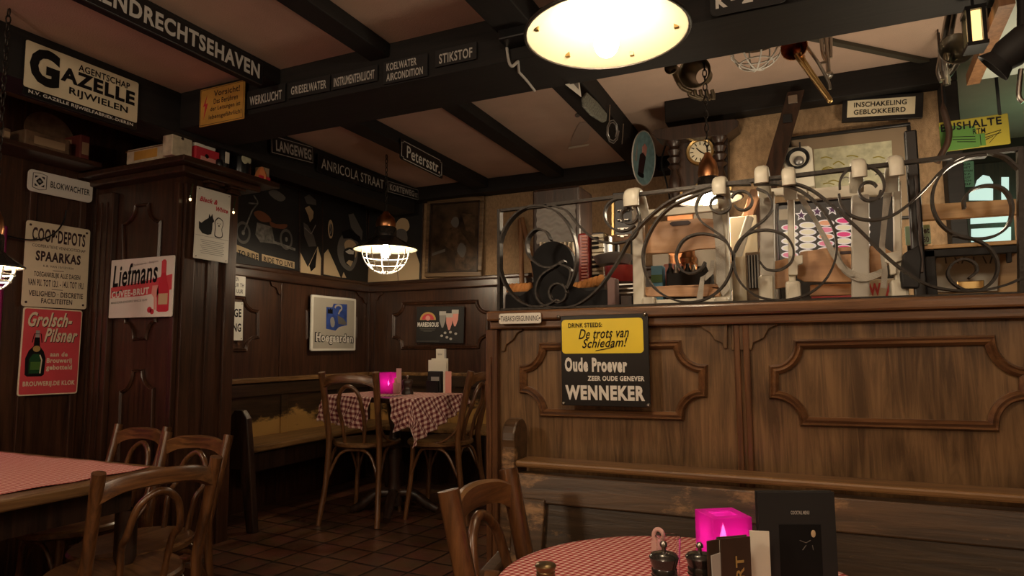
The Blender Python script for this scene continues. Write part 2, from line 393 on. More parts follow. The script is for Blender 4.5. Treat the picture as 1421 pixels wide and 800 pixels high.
class Sign:
    """flat sign with its own frame: x to the right, y up, z out of the wall; content in fractions of width and height"""
    def __init__(s, name, label, cat, plane, px, plate, rad=.02, th=.006, group=None, platename='plate', edge=None):
        TL, TR, BR, BL = [q if isinstance(q, Vector) else at(*q, **plane) for q in px]
        u = ((TR - TL) + (BR - BL)) * .5; v = ((TL - BL) + (TR - BR)) * .5
        s.w = u.length; ux = u.normalized(); v = v - ux * v.dot(ux); s.h = v.length; vy = v.normalized()
        n = ux.cross(vy)
        c = (TL + TR + BL + BR) / 4; o = c - ux * s.w / 2 - vy * s.h / 2
        s.e = thing(name, label, cat, group=group)
        mm = Matrix((ux, vy, n)).transposed().to_4x4(); mm.translation = o
        s.e.matrix_world = mm
        s.th = th; s.lv = th; s.acc = {}; s.order = []
        if plate is not None:
            s.plate = MB(); s.plate.prism(s.rr(0, 0, 1, 1, rad), (0, 0, th)); s.plate.build(platename, plate, s.e, bevel=min(.0015, th / 3))
    def rr(s, x0, y0, x1, y1, r, z=0.0):
        x0, x1, y0, y1 = x0 * s.w, x1 * s.w, y0 * s.h, y1 * s.h
        if r <= 0: return [(x0, y0, z), (x1, y0, z), (x1, y1, z), (x0, y1, z)]
        out = []
        for cx, cy, a in ((x1 - r, y0 + r, -90), (x1 - r, y1 - r, 0), (x0 + r, y1 - r, 90), (x0 + r, y0 + r, 180)):
            for k in range(5):
                t = math.radians(a + k * 22.5); out.append((cx + r * math.cos(t), cy + r * math.sin(t), z))
        return out
    def mb(s, part, m):
        k = (part, m.name)
        if k not in s.acc: s.acc[k] = (MB(), m); s.order.append(k)
        return s.acc[k][0]
    def text(s, t, x0, y0, x1, y1, m, bold=.015, shear=0, part='lettering', lv=1, rise=0, arch=0, sp=None):
        pts, fs = text_data(t, bold, shear, sp); B = s.mb(part, m); z = s.th + .0007 * lv
        vs = []
        for a, b in pts:
            x = (x0 + (x1 - x0) * a) * s.w; y = (y0 + (y1 - y0) * b + rise * a + arch * (1 - (2 * a - 1) ** 2)) * s.h
            vs.append(B.bm.verts.new((x, y, z)))
        for f in fs:
            try: B.bm.faces.new([vs[i] for i in f])
            except ValueError: pass
        return s
    def poly(s, pts, m, part='print', lv=1, smooth=0):
        if smooth: pts = [(p.x, p.y) for p in smoothpts([(a, b, 0) for a, b in pts], smooth, True)]
        z = s.th + .0005 * (lv - 1)
        s.mb(part, m).prism([(a * s.w, b * s.h, z) for a, b in pts], (0, 0, .0006)); return s
    def rect(s, x0, y0, x1, y1, m, part='print', lv=1, rad=0):
        z = s.th + .0005 * (lv - 1)
        s.mb(part, m).prism(s.rr(x0, y0, x1, y1, rad, z), (0, 0, .0006)); return s
    def oval(s, cx, cy, rx, ry, m, part='print', lv=1, a0=0, a1=360, n=24):
        return s.poly([(cx + rx * math.cos(math.radians(a0 + (a1 - a0) * k / n)), cy + ry * math.sin(math.radians(a0 + (a1 - a0) * k / n))) for k in range(n if a1 - a0 == 360 else n + 1)], m, part, lv)
    def line(s, pts, wd, m, part='print', lv=1, smooth=0):
        P = [Vector((a * s.w, b * s.h, s.th + .0005 * lv)) for a, b in pts]
        if smooth: P = smoothpts(P, smooth)
        s.mb(part, m).tube(P, 0, flat=((0, 0, 1), .0005, wd * s.h / 2)); return s
    def frame(s, m, wd=.02, dp=.01, part='frame', rad=0):
        B = s.mb(part, m); W, Hh = s.w, s.h
        for a, b in (((-wd, -wd, 0), (W + wd, 0, dp)), ((-wd, Hh, 0), (W + wd, Hh + wd, dp)), ((-wd, 0, 0), (0, Hh, dp)), ((W, 0, 0), (W + wd, Hh, dp))): B.box(a, b, min(wd, dp) * .25)
        return s
    def screws(s, m, r=.004, dx=.03, dy=.03):
        for a in (dx, 1 - dx):
            for b in (dy, 1 - dy): 
                q = MB().lathe([(r, 0), (r, .001), (r * .6, .002), (0.0001, .0022)], (a * s.w, b * s.h, s.th), 10); q.build('screw', m, s.e)
        return s
    def done(s):
        for k in s.order: 
            b, m = s.acc[k]; b.build(k[0], m, s.e)
        s.acc = {}; s.order = []; return s.e

# ------------------------------------------------------------------ the room
def sbox(name, a, b, m, parent=None, bev=0):
    o = MB().box(a, b, bev).build(name, m, parent)
    if not parent: struct(o)
    return o
ZP = .17                                              # the alcove floor is a step up
sbox('floor', (-3.7, -1.7, -.1), (2.2, 6, 0), M['floor'])
sbox('floor_alcove', (-3.5, 2.2, 0), (-.90, 4.33, ZP), M['floor'])
sbox('ceiling', (-3.7, -1.7, 2.4), (2.2, 6, 2.5), M['plaster'])
sbox('wall_left', (-3.62, -1.7, 0), (-3.5, 2.7, 2.4), M['panel'])
sbox('wall_front', (-3.62, -1.82, 0), (2.2, -1.7, 2.4), M['burlap'])
sbox('wall_right', (2.1, -1.7, 0), (2.22, 6, 2.4), M['soot'])
sbox('wall_alcove', (-3.37, 2.6, 0), (-3.25, 4.45, 2.4), M['soot'])
sbox('wall_back', (-3.25, 4.33, 0), (-.62, 4.45, 2.4), M['burlap'])
sbox('wall_gangway', (-.62, 3.35, 0), (.62, 3.47, 2.4), M['burlap'])
sbox('wall_gangway_side', (-.62, 3.47, 0), (-.5, 4.33, 2.4), M['burlap'])
sbox('wall_green_room', (.5, 4.75, 0), (2.1, 4.87, 2.4), M['soot'])
sbox('wall_green_room_side', (.5, 3.47, 0), (.62, 4.75, 2.4), M['soot'])
# left wall: battens of the panelling and the dado
for x in (28, 100, 122):
    p = at(x, 560, X=-3.49)
    sbox('wall_left_batten', (-3.5, p.y - .018, 0), (-3.482, p.y + .018, 2.05), M['panel'], bev=.004)
P = smoothpts([at(a, b_, X=-3.455) for a, b_ in ((10, 328), (38, 333), (62, 331), (78, 322), (88, 308), (92, 292))], 5)
tag(MB().tube(P, .004, 6).build('wall_cable', M['black'], None, smooth=60), 'black cable curving over the top of the cream savings bank sign', 'cable')
# the panelled return with its cornice
wr = struct(MB().box((-3.5, 2.27, 0), (-2.84, 2.6, 2.07)).build('wall_return', M['panel']))
MB().box((-3.46, 2.235, 0), (-3.33, 2.27, 2.0), .006).build('pilaster', M['panel'], wr)
for k in range(2): MB().box((-3.43 + .045 * k, 2.228, .1), (-3.41 + .045 * k, 2.236, 1.95), .003).build('fluting', M['panel'], wr)
MB().box((-2.875, 2.24, 0), (-2.84, 2.27, 2.0), .005).build('corner_strip', M['panel'], wr)
for y0, y1 in ((2.27, 2.335), (2.53, 2.60)):
    MB().box((-2.84, y0, 0), (-2.822, y1, 2.0), .004).build('side_strip', M['panel'], wr)
MB().box((-2.84, 2.425, 0), (-2.834, 2.437, 2.0), .002).build('side_strip', M['panel'], wr)
cn = MB(); cn.box((-3.5, 2.15, 2.07), (-2.70, 2.78, 2.1), .006); cn.box((-3.5, 2.2, 2.035), (-2.76, 2.7, 2.07), .008)
cn.build('cornice', M['panel_y'], wr)
def bracket(c, name, par):
    b = MB(); x, y, z = c
    b.prism([(x, y - .05, z), (x, y - .05, z - .012), (x, y + .05, z - .012), (x, y + .05, z)], (.05, 0, 0))
    b.prism([(x, y - .03, z - .012), (x, y - .042, z - .034), (x, y + .042, z - .034), (x, y + .03, z - .012)], (.03, 0, 0))
    return b.build(name, M['panel'], par, bevel=.003)
bracket((-2.83, 2.42, 2.035), 'bracket', wr); bracket((-2.83, 2.56, 2.035), 'bracket', wr)

def molding(name, px, plane, m, par, w=.012, d=.012, closed=True):
    """panel moulding: px items are points, or ('arc', corner point) for a concave quarter between its neighbours"""
    pts = []
    P = px; q_ = [at(*p, **plane) for p in px if p[0] != 'arc']; cen = sum(q_, Vector()) / len(q_)
    n = len(P)
    for i, p in enumerate(P):
        if p[0] == 'arc':
            a = at(*P[i - 1], **plane); b = at(*P[(i + 1) % n], **plane)
            c = max((Vector((a.x, a.y, b.z)), Vector((b.x, b.y, a.z))), key=lambda q: (q - cen).length)
            for k in range(1, 8):
                t = k / 8 * PI / 2
                pts.append(c + (a - c) * math.cos(t) + (b - c) * math.sin(t))
        else: pts.append(at(*p, **plane))
    ax = Vector((0, -1, 0)) if 'Y' in plane else Vector((1, 0, 0))
    N = len(pts); rings = []
    for i, p in enumerate(pts):
        a = pts[i - 1] if (closed or i) else p; b = pts[(i + 1) % N] if (closed or i < N - 1) else p
        d1 = (p - a).normalized() if (p - a).length > 1e-6 else (b - p).normalized(); d2 = (b - p).normalized() if (b - p).length > 1e-6 else d1
        t = (d1 + d2).normalized(); s = t.cross(ax).normalized(); k = min(1.6, 1 / max(.4, d1.dot(t)))
        rings.append([p + s * w * k, p + s * w * k + ax * d * .45, p + s * w * .35 * k + ax * d, p - s * w * .2 * k + ax * d * .7, p - s * w * .55 * k + ax * d, p - s * w * k + ax * d * .3, p - s * w * k])
    return MB().ring_sweep(rings, closed).build(name, m, par, smooth=35)
YR = dict(Y=2.268)
molding('panel_molding', [(172, 312), (176, 448), ('arc', 0), (187, 471), (204, 470), ('arc', 0), (217, 446), (224, 308), ('arc', 0), (207, 284), (190, 286), ('arc', 0)], YR, M['panel'], wr, .008, .012, True)
molding('panel_molding', [(166, 640), (169, 544), ('arc', (169, 516)), (186, 515), (199, 515), ('arc', (213, 516)), (214, 540), (211, 640)], YR, M['panel'], wr, .008, .012, False)

# alcove wainscot, rails and mouldings
wa = struct(MB().box((-3.25, 2.6, ZP), (-3.23, 4.33, 1.63)).build('wall_alcove_wainscot', M['panel']))
MB().box((-3.25, 2.6, 1.615), (-3.195, 4.33, 1.675), .01).build('dado_rail', M['panel_y'], wa)
MB().box((-3.25, 2.6, 1.675), (-3.215, 4.33, 1.70), .006).build('dado_rail', M['panel_y'], wa)
wb = struct(MB().box((-3.23, 4.31, ZP), (-.62, 4.33, 1.63)).build('wall_back_wainscot', M['panel']))
MB().box((-3.25, 4.275, 1.615), (-.62, 4.33, 1.675), .01).build('dado_rail', M['panel_x'], wb)
MB().box((-3.25, 4.295, 1.675), (-.62, 4.33, 1.70), .006).build('dado_rail', M['panel_x'], wb)
XA, YB = dict(X=-3.23), dict(Y=4.31)
molding('panel_molding', [(322, 412), (338, 414), ('arc', (340, 432)), (357, 433), (357, 468), ('arc', (341, 468)), (340, 486), (322, 486)], XA, M['panel'], wa, .012, .014, False)
molding('panel_molding', [(432, 431), (425, 432), (425, 470), (432, 471)], XA, M['panel'], wa, .01, .012, False)
molding('panel_molding', [(490, 436), (493, 440), (493, 468), (490, 470)], XA, M['panel'], wa, .01, .012, False)
molding('panel_molding', [(560, 422), (662, 419), ('arc', (676, 421)), (677, 434), (677, 466), ('arc', (664, 468)), (664, 482), (559, 483), ('arc', (559, 469)), (547, 468), (547, 438), ('arc', (560, 437))], YB, M['panel'], wb, .014, .016)
for x in (389, 322): 
    p = at(x, 450, X=-3.23); MB().box((-3.231, p.y - .006, ZP), (-3.222, p.y + .006, 1.61), .002).build('batten', M['panel'], wa)
p = at(520, 450, Y=4.31); MB().box((p.x - .006, 4.302, ZP), (p.x + .006, 4.311, 1.61), .002).build('batten', M['panel'], wb)
MB().box((-3.23, 4.29, ZP), (-3.2, 4.31, 1.615), .004).build('corner_batten', M['panel'], wb)
def corner_piece(pts, plane, d, par, m):
    return MB().prism([at(*p, **plane) for p in pts], d).build('corner_bracket', m, par, bevel=.002)
corner_piece([(493, 405), (508, 406), (508, 422), (505, 421), (502, 414), (497, 411)], dict(X=-3.229), (.012, 0, 0), wa, M['panel'])
corner_piece([(374, 391), (388, 393), (388, 410), (385, 408), (382, 400), (376, 397)], dict(X=-3.229), (.012, 0, 0), wa, M['panel'])
corner_piece([(522, 405), (533, 404), (532, 409), (527, 412), (524, 418), (522, 418)], dict(Y=4.309), (0, -.012, 0), wb, M['panel'])

# beams
def beam(a, b, m): return sbox('ceiling_beam', a, b, m, bev=.004)
beam((-2.72, 2.135, 2.22), (2.1, 2.44, 2.4), M['beam'])
beam((-2.9, -1.7, 2.2), (-2.72, 4.2, 2.4), M['beam_y'])
for x0, x1, z in ((-2.21, -2.09, 2.33), (-1.605, -1.507, 2.34), (-.99, -.85, 2.3)):
    for y0, y1 in ((-1.7, 2.135), (2.44, 4.2)): beam((x0, y0, z), (x1, y1, 2.4), M['beam_y'])
beam((-3.25, 4.2, 2.30), (-.62, 4.33, 2.4), M['beam'])
beam((-.62, 3.25, 2.285), (.62, 3.35, 2.4), M['beam'])
beam((.56, 3.25, 0.0), (.62, 3.35, 2.285), M['beam'])

# ------------------------------------------------------------------ partition with its panels
YP = 1.80; PP = dict(Y=YP)
wp = struct(MB().box((-.87, YP, 0), (2.1, YP + .05, 1.225)).build('wall_partition', M['walnut']))
cp = MB(); cp.box((-.885, YP - .04, 1.236), (2.1, YP + .09, 1.266), .006); cp.build('top_rail', M['walnut_trim_x'], wp)
cp = MB(); cp.box((-.88, YP - .026, 1.212), (2.1, YP + .07, 1.237), .005); cp.build('under_rail', M['walnut_trim_x'], wp)
pe = MB(); pe.box((-.897, YP - .02, 0), (-.858, YP + .07, 1.212), .004); pe.build('end_post', M['walnut_trim'], wp)
MB().box((-.884, YP - .026, .3), (-.876, YP - .019, 1.13), .002).build('end_post_bead', M['walnut_trim'], wp)
for x in (-.166, .62):
    for dx in (-.017, .006): MB().box((x + dx, YP - .012, 0), (x + dx + .016, YP, 1.213), .004).build('stile', M['walnut_trim'], wp)
    MB().box((x - .022, YP - .008, 1.145), (x + .027, YP + .002, 1.213), .002).build('stile_head', M['walnut'], wp)
for pts in ([(697, 453), (727, 452), (726, 459), (719, 463), (714, 472), (704, 479), (702, 488), (697, 488)],
            [(972, 447), (1010, 446), (1010, 484), (1005, 484), (1003, 477), (992, 472), (987, 463), (974, 455)],
            [(1038, 446), (1078, 444), (1078, 452), (1067, 457), (1060, 470), (1046, 476), (1044, 485), (1038, 485)]):
    corner_piece(pts, dict(Y=YP + .001), (0, -.010, 0), wp, M['walnut'])
molding('panel_molding', [(754, 481), (940, 478), ('arc', (974, 479)), (976, 512), (976, 546), ('arc', (944, 546)), (944, 578), (755, 573), ('arc', (755, 541)), (727, 541), (727, 512), ('arc', (754, 513))], PP, M['walnut_trim_x'], wp, .0115, .018)
molding('panel_molding', [(1108, 478), (1373, 472), ('arc', (1374, 517)), (1422, 517), (1422, 549), ('arc', (1378, 550)), (1378, 592), (1116, 585), ('arc', (1116, 549)), (1074, 548), (1074, 513), ('arc', (1108, 513))], PP, M['walnut_trim_x'], wp, .0115, .018)

# ------------------------------------------------------------------ benches
def built(mb, name, m, par, loc, smooth=None, bevel=0, shear=None):
    """build a part drawn in room coordinates under a thing that stands at loc"""
    if shear:
        for v in mb.bm.verts: v.co.y += (v.co.z - shear[1]) * shear[0]
    bmesh.ops.translate(mb.bm, verts=mb.bm.verts, vec=-Vector(loc))
    return mb.build(name, m, par, smooth, bevel)
L0 = (.4, 1.55, 0)
t = thing('settle_bench', 'long worn dark oak bench against the panelled partition', 'bench', L0)
built(MB().box((-.745, 1.652, .834), (2.05, 1.735, .852), .006), 'back_rail', M['bench_rail'], t, L0)
built(MB().box((-.745, 1.665, .745), (2.05, 1.705, .818), .004), 'back_board', M['bench'], t, L0, shear=(.2, .83))
for x0, x1 in ((-.745, -.655), (-.10, -.02), (.9, .98)): built(MB().box((x0, 1.655, .40), (x1, 1.70, .757), .004), 'back_stile', M['bench'], t, L0, shear=(.2, .83))
for x0, x1 in ((-.665, -.09), (-.03, .91), (.97, 2.05)): built(MB().box((x0, 1.675, .42), (x1, 1.695, .76)), 'back_panel', M['bench_back'], t, L0, shear=(.2, .83))
built(MB().box((-.745, 1.40, .395), (2.05, 1.62, .43), .008), 'seat', M['bench'], t, L0)
built(MB().box((-.745, 1.43, .30), (2.05, 1.45, .395)), 'apron', M['bench'], t, L0)
def settle_end(x0, x1, lx):
    prof = [(1.47, 0), (1.53, 0), (1.55, .36), (1.60, .36), (1.67, 0), (1.75, 0), (1.735, .5), (1.74, .85)]
    c = (1.70, .905)
    prof += [(c[0] + .05 * math.cos(math.radians(a)), c[1] + .055 * math.sin(math.radians(a))) for a in range(-20, 201, 20)]
    prof += [(1.645, .80), (1.63, .62), (1.52, .60), (1.47, .57), (1.46, .52), (1.49, .44)]
    return built(MB().prism([(x0, y, z) for y, z in prof], (x1 - x0, 0, 0)), 'end_panel', M['bench'], t, L0, bevel=.006)
settle_end(-.785, -.745, 0); settle_end(2.05, 2.09, 0)

L1 = (-3.05, 3.45, ZP)
t = thing('alcove_bench', 'dark bench with varnish worn to yellow along the left alcove wall', 'bench', L1)
built(MB().box((-3.23, 2.78, .955), (-3.165, 4.28, .985), .006), 'back_rail', M['bench_trim'], t, L1)
built(MB().box((-3.225, 2.78, .60), (-3.195, 4.28, .95), .004), 'back_panel', M['bench_far_y'], t, L1)
for y0, y1 in ((2.78, 2.84), (3.34, 3.40), (3.9, 3.96)): built(MB().box((-3.198, y0, .60), (-3.182, y1, .88), .004), 'back_stile', M['bench_far_y'], t, L1)
built(MB().box((-3.20, 2.78, .87), (-3.178, 4.28, .95), .004), 'back_board', M['bench_far_y'], t, L1)
built(MB().box((-3.23, 2.78, .585), (-2.86, 4.28, .62), .008), 'seat', M['bench_trim'], t, L1)
built(MB().box((-2.93, 2.78, .47), (-2.91, 4.28, .585)), 'apron', M['darkwood'], t, L1)
pr = [(-3.23, ZP), (-3.15, ZP), (-3.05, .5), (-2.90, .5), (-2.84, ZP), (-2.785, ZP), (-2.835, .6), (-2.86, .78), (-2.90, .825), (-2.955, .825), (-2.99, .78), (-3.12, .80), (-3.17, .98), (-3.23, .98)]
built(MB().prism([(x, 2.74, z) for x, z in pr], (0, .04, 0)), 'end_panel', M['darkwood'], t, L1, bevel=.005)
L2 = (-2.0, 4.1, ZP)
t = thing('alcove_bench', 'dark bench with worn yellow back along the rear alcove wall, behind the chequered table', 'bench', L2)
built(MB().box((-3.16, 4.245, .96), (-1.95, 4.31, .985), .006), 'back_rail', M['bench_trim'], t, L2)
built(MB().box((-3.16, 4.265, .60), (-1.95, 4.30, .96), .004), 'back_panel', M['bench_far'], t, L2)
for x0, x1 in ((-3.1, -3.04), (-2.5, -2.44), (-2.02, -1.96)): built(MB().box((x0, 4.25, .60), (x1, 4.268, .90), .004), 'back_stile', M['bench_far'], t, L2)
built(MB().box((-3.16, 4.248, .88), (-1.95, 4.268, .96), .004), 'back_board', M['bench_far'], t, L2)
built(MB().box((-2.85, 3.93, .585), (-1.95, 4.29, .62), .008), 'seat', M['bench_trim'], t, L2)
built(MB().box((-2.85, 3.98, .47), (-1.95, 4.0, .585)), 'apron', M['darkwood'], t, L2)
for x in (-2.8, -2.01): built(MB().box((x, 3.96, ZP), (x + .05, 4.25, .585), .005), 'leg', M['darkwood'], t, L2)

# ------------------------------------------------------------------ chairs
def make_chair(label, w, h, sh, hoop_w=.085, inner=False, pr=.019, group='bentwood chairs'):
    t = thing('bentwood_chair', label, 'chair', group=group)
    hw = w / 2; sr = hw + .035; cy = sr * .96
    for s in (-1, 1):
        P = smoothpts([(s * hw * 1.02, -.075, h), (s * hw * 1.0, -.045, h * .85), (s * hw * .97, .0, sh + .08), (s * hw * .96, .01, sh), (s * hw * 1.0, -.01, sh * .5), (s * hw * 1.1, -.06, 0)], 5)
        n = len(P); MB().tube(P, [pr * (1.08 - .25 * (i / n)) for i in range(n)], 10).build('leg', M['chair'], t, smooth=50)
        Q = smoothpts([(s * hw * .72, cy + sr * .62, sh - .01), (s * hw * .74, cy + sr * .66, sh * .6), (s * hw * .9, cy + sr * .8, 0)], 5)
        n = len(Q); MB().tube(Q, [.0165 - .004 * i / n for i in range(n)], 10).build('leg', M['chair'], t, smooth=50)
        B = smoothpts([(s * hw * .99, -.02, sh + .17), (s * hw * 1.03, .02, sh + .07), (s * hw * 1.08, .09, sh + .012), (s * hw * 1.1, .17, sh - .005)], 5)
        MB().tube(B, .008, 8).build('side_brace', M['chair'], t, smooth=50)
        A = smoothpts([(s * hw * .99, .0, sh * .55), (s * hw * .99, cy * .45, sh - .055), (s * hw * .97, cy, sh - .035), (s * hw * .88, cy * 1.35, sh - .06), (s * hw * .78, cy + sr * .68, sh * .55)], 5)
        MB().tube(A, .009, 8).build('stretcher_arch', M['chair'], t, smooth=50)
    for y, k in ((.0, .97), (cy + sr * .66, .74)):
        A = smoothpts([(-hw * k, y, sh * .55), (-hw * k * .6, y + .02, sh - .065), (0, y + .03, sh - .038), (hw * k * .6, y + .02, sh - .065), (hw * k, y, sh * .55)], 5)
        MB().tube(A, .009, 8).build('stretcher_arch', M['chair'], t, smooth=50)
    rings = []
    for i in range(17):
        a = -1 + i / 8; y = -.062 - .028 * (1 - a * a); dip = .018 * max(0, (abs(a) - .55) / .45) ** 1.5
        top = h - .012 - dip + .004 * math.cos(a * PI); bot = top - .052 - .010 * (1 - a * a) * 0 - .012 * abs(a) ** 4
        x = a * hw * .985; th = .011
        rings.append([Vector((x, y - th, bot + .008)), Vector((x, y + th, bot)), Vector((x, y + th, top - .006)), Vector((x, y + th * .3, top)), Vector((x, y - th * .6, top - .001)), Vector((x, y - th, top - .01))])
    MB().ring_sweep(rings).build('top_rail', M['chair_x'], t, smooth=40)
    hp = smoothpts([(-hoop_w * .82, .02, sh), (-hoop_w * .95, -.005, sh + .12), (-hoop_w, -.045, h - .20), (-hoop_w * .72, -.066, h - .115), (0, -.078, h - .078), (hoop_w * .72, -.066, h - .115), (hoop_w, -.045, h - .20), (hoop_w * .95, -.005, sh + .12), (hoop_w * .82, .02, sh)], 6)
    MB().tube(hp, .0115, 10).build('back_hoop', M['chair'], t, smooth=50)
    if inner:
        q = hoop_w * .42
        hp = smoothpts([(-q, .025, sh), (-q, -.0, sh + .1), (-q * .95, -.03, h - .25), (0, -.045, h - .195), (q * .95, -.03, h - .25), (q, -.0, sh + .1), (q, .025, sh)], 6)
        MB().tube(hp, 0, flat=((0, 1, 0), .016, .006)).build('inner_hoop', M['chair'], t, smooth=50)
    s_ = MB().lathe([(.0001, sh - .03), (sr * .93, sh - .03), (sr, sh - .02), (sr, sh - .004), (sr * .96, sh + .004), (sr * .86, sh), (.0001, sh - .004)], (0, cy, 0), 40)
    s_.build('seat', M['seat'], t, smooth=40)
    return t
c0 = make_chair('dark bentwood chair with its back to us at the side of the left table', .37, .81, .445, .085)
def place(o, p, rz): o.location = p; o.rotation_euler = (0, 0, math.radians(rz)); return o
place(c0, (-1.89, 1.43, 0), 77.5); c0.scale = (.92, 1, 1)
c1 = place(copy_tree(c0), (-2.855, 2.04, 0), 181); c1.scale = (.86, 1, 1); c1['label'] = 'bentwood chair at the far side of the left table, below the red bottle sign'
c2 = place(copy_tree(c0), (-2.355, 1.925, 0), 184); c2.scale = (.88, 1, 1); c2['label'] = 'bentwood chair in front of the panelled pillar, at the far corner of the left table'
c3 = make_chair('bentwood chair with its back to us before the chequered alcove table', .325, .86, .45, .072)
place(c3, (-2.415, 3.105, ZP), 12)
c4 = place(copy_tree(c3), (-1.87, 3.50, ZP), 96); c4['label'] = 'bentwood chair at the right end of the alcove table, half hidden by the partition'
c5 = make_chair('bentwood chair with double hoop back beside the round chequered table', .275, .87, .46, .075, True, .021)
place(c5, (-.597, 1.305, 0), -92); c5.scale = (.95, 1, 1)

# ------------------------------------------------------------------ tables and their cloths
def leg_turned(mb, x, y, z0, z1, r):
    hgt = z1 - z0
    mb.lathe([(r, 0), (r, hgt * .05), (r * .6, hgt * .08), (r * .8, hgt * .3), (r * .95, hgt * .5), (r * .65, hgt * .62), (r, hgt * .66), (r * .65, hgt * .7), (r, hgt * .75), (r, hgt)], (x, y, z0), 16)
LT = (-2.6, 1.1, 0)
t = thing('oak_table', 'oak table with a chequered runner on top at the left', 'table', LT)
built(MB().box((-3.2, .5, .715), (-2.035, 1.637, .75), .006), 'tabletop', M['table'], t, LT)
for x in (-3.12, -2.14):
    for y in (.6, 1.54):
        b = MB(); leg_turned(b, x, y, 0, .62, .035); built(b, 'leg', M['darkwood'], t, LT, smooth=40)
built(MB().box((-3.12, .6, .62), (-2.14, .64, .715)).box((-3.12, 1.5, .62), (-2.14, 1.54, .715)).box((-3.14, .6, .62), (-3.1, 1.54, .715)).box((-2.16, .6, .62), (-2.12, 1.54, .715)), 'apron', M['darkwood'], t, LT)

def cloth(name, label, group, mt, fn, nu, nv, su, sv, base, cat='tablecloth', uvfn=None):
    """grid cloth with uv in metres; fn(u, v) gives the room point"""
    bm = bmesh.new(); g = [[bm.verts.new(fn(i / nu * su, j / nv * sv) - Vector(base)) for j in range(nv + 1)] for i in range(nu + 1)]
    uvl = bm.loops.layers.uv.new('UVMap')
    for i in range(nu):
        for j in range(nv):
            f = bm.faces.new((g[i][j], g[i + 1][j], g[i + 1][j + 1], g[i][j + 1])); f.smooth = True
            for l, (a, b) in zip(f.loops, ((i, j), (i + 1, j), (i + 1, j + 1), (i, j + 1))): l[uvl].uv = uvfn(a / nu * su, b / nv * sv) if uvfn else (a / nu * su, b / nv * sv)
    bmesh.ops.recalc_face_normals(bm, faces=bm.faces)
    me = bpy.data.meshes.new(name); bm.to_mesh(me); bm.free(); me.materials.append(mt)
    o = bpy.data.objects.new(name, me); COL.objects.link(o); o.location = base
    s = o.modifiers.new('s', 'SOLIDIFY'); s.thickness = .0015; s.offset = 1
    return tag(o, label, cat, group)
def left_cloth(u, v):
    x = -3.16 + u; y = .52 + v
    e = min(u, v, 1.06 - u, 1.075 - v)
    return Vector((x + .008 * math.sin(v * 9) * (u > 1.0), y + .006 * math.sin(u * 11), .7525 + .0015 * math.sin(u * 40) * math.sin(v * 33) * (1 if e < .08 else .2) + .0015))
cloth('tablecloth', 'pink chequered runner lying flat on the left oak table', None, M['gingham'], left_cloth, 60, 60, 1.06, 1.075, (-2.6, 1.1, .7525))

AT = (-2.345, 3.42, ZP)
t = thing('alcove_table', 'dark wooden table under a draped chequered cloth in the alcove', 'table', AT, math.radians(-10))
MB().box((-.355, -.245, .68), (.355, .245, .71), .006).build('tabletop', M['darkwood'], t)
b = MB(); b.lathe([(.05, .05), (.045, .12), (.03, .2), (.045, .36), (.03, .5), (.05, .62), (.06, .68)], (0, 0, 0), 20); b.build('pedestal', M['darkwood'], t, smooth=40)
for k in range(4):
    a = k * PI / 2 + .6; b = MB(); b.tube(smoothpts([(0, 0, .12), (.1 * math.cos(a), .1 * math.sin(a), .12), (.2 * math.cos(a), .2 * math.sin(a), .05), (.26 * math.cos(a), .26 * math.sin(a), .02)], 4), [.03] * 9 + [.024] * 3 + [.02]); b.build('foot', M['darkwood'], t, smooth=50)
def alc_cloth(Q, th, u0, v0, top):
    c, s_ = math.cos(math.radians(th)), math.sin(math.radians(th)); r = math.radians(-10)
    def fn(u, v):
        a, b_ = u + u0, v + v0; x = Q[0] + a * c - b_ * s_; y = Q[1] + a * s_ + b_ * c
        hx, hy = .357, .247
        cx, cy = max(-hx, min(hx, x)), max(-hy, min(hy, y)); ox, oy = x - cx, y - cy
        d = math.hypot(ox, oy); z = top
        if d > 0:
            ang = math.atan2(oy, ox); nx, ny = math.cos(ang), math.sin(ang)
            k = .006 + .02 * (1 - math.exp(-d * 12)); q = min(1, d / .15)
            wv = .014 * q * (1 + math.sin((x - y) * 52 + ang * 3))
            z -= max(0, d - .008) * .98; x, y = cx + nx * (k + wv), cy + ny * (k + wv)
        return Vector((AT[0] + x * math.cos(r) - y * math.sin(r), AT[1] + x * math.sin(r) + y * math.cos(r), ZP + z))
    return fn
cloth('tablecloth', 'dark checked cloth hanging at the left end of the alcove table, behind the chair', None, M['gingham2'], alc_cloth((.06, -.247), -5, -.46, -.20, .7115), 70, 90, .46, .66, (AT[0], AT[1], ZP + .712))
cloth('tablecloth', 'red checked cloth falling in folds over the right front corner of the alcove table', None, M['gingham2'], alc_cloth((.205, -.247), 20, 0, -.21, .7135), 70, 90, .38, .66, (AT[0], AT[1], ZP + .712))

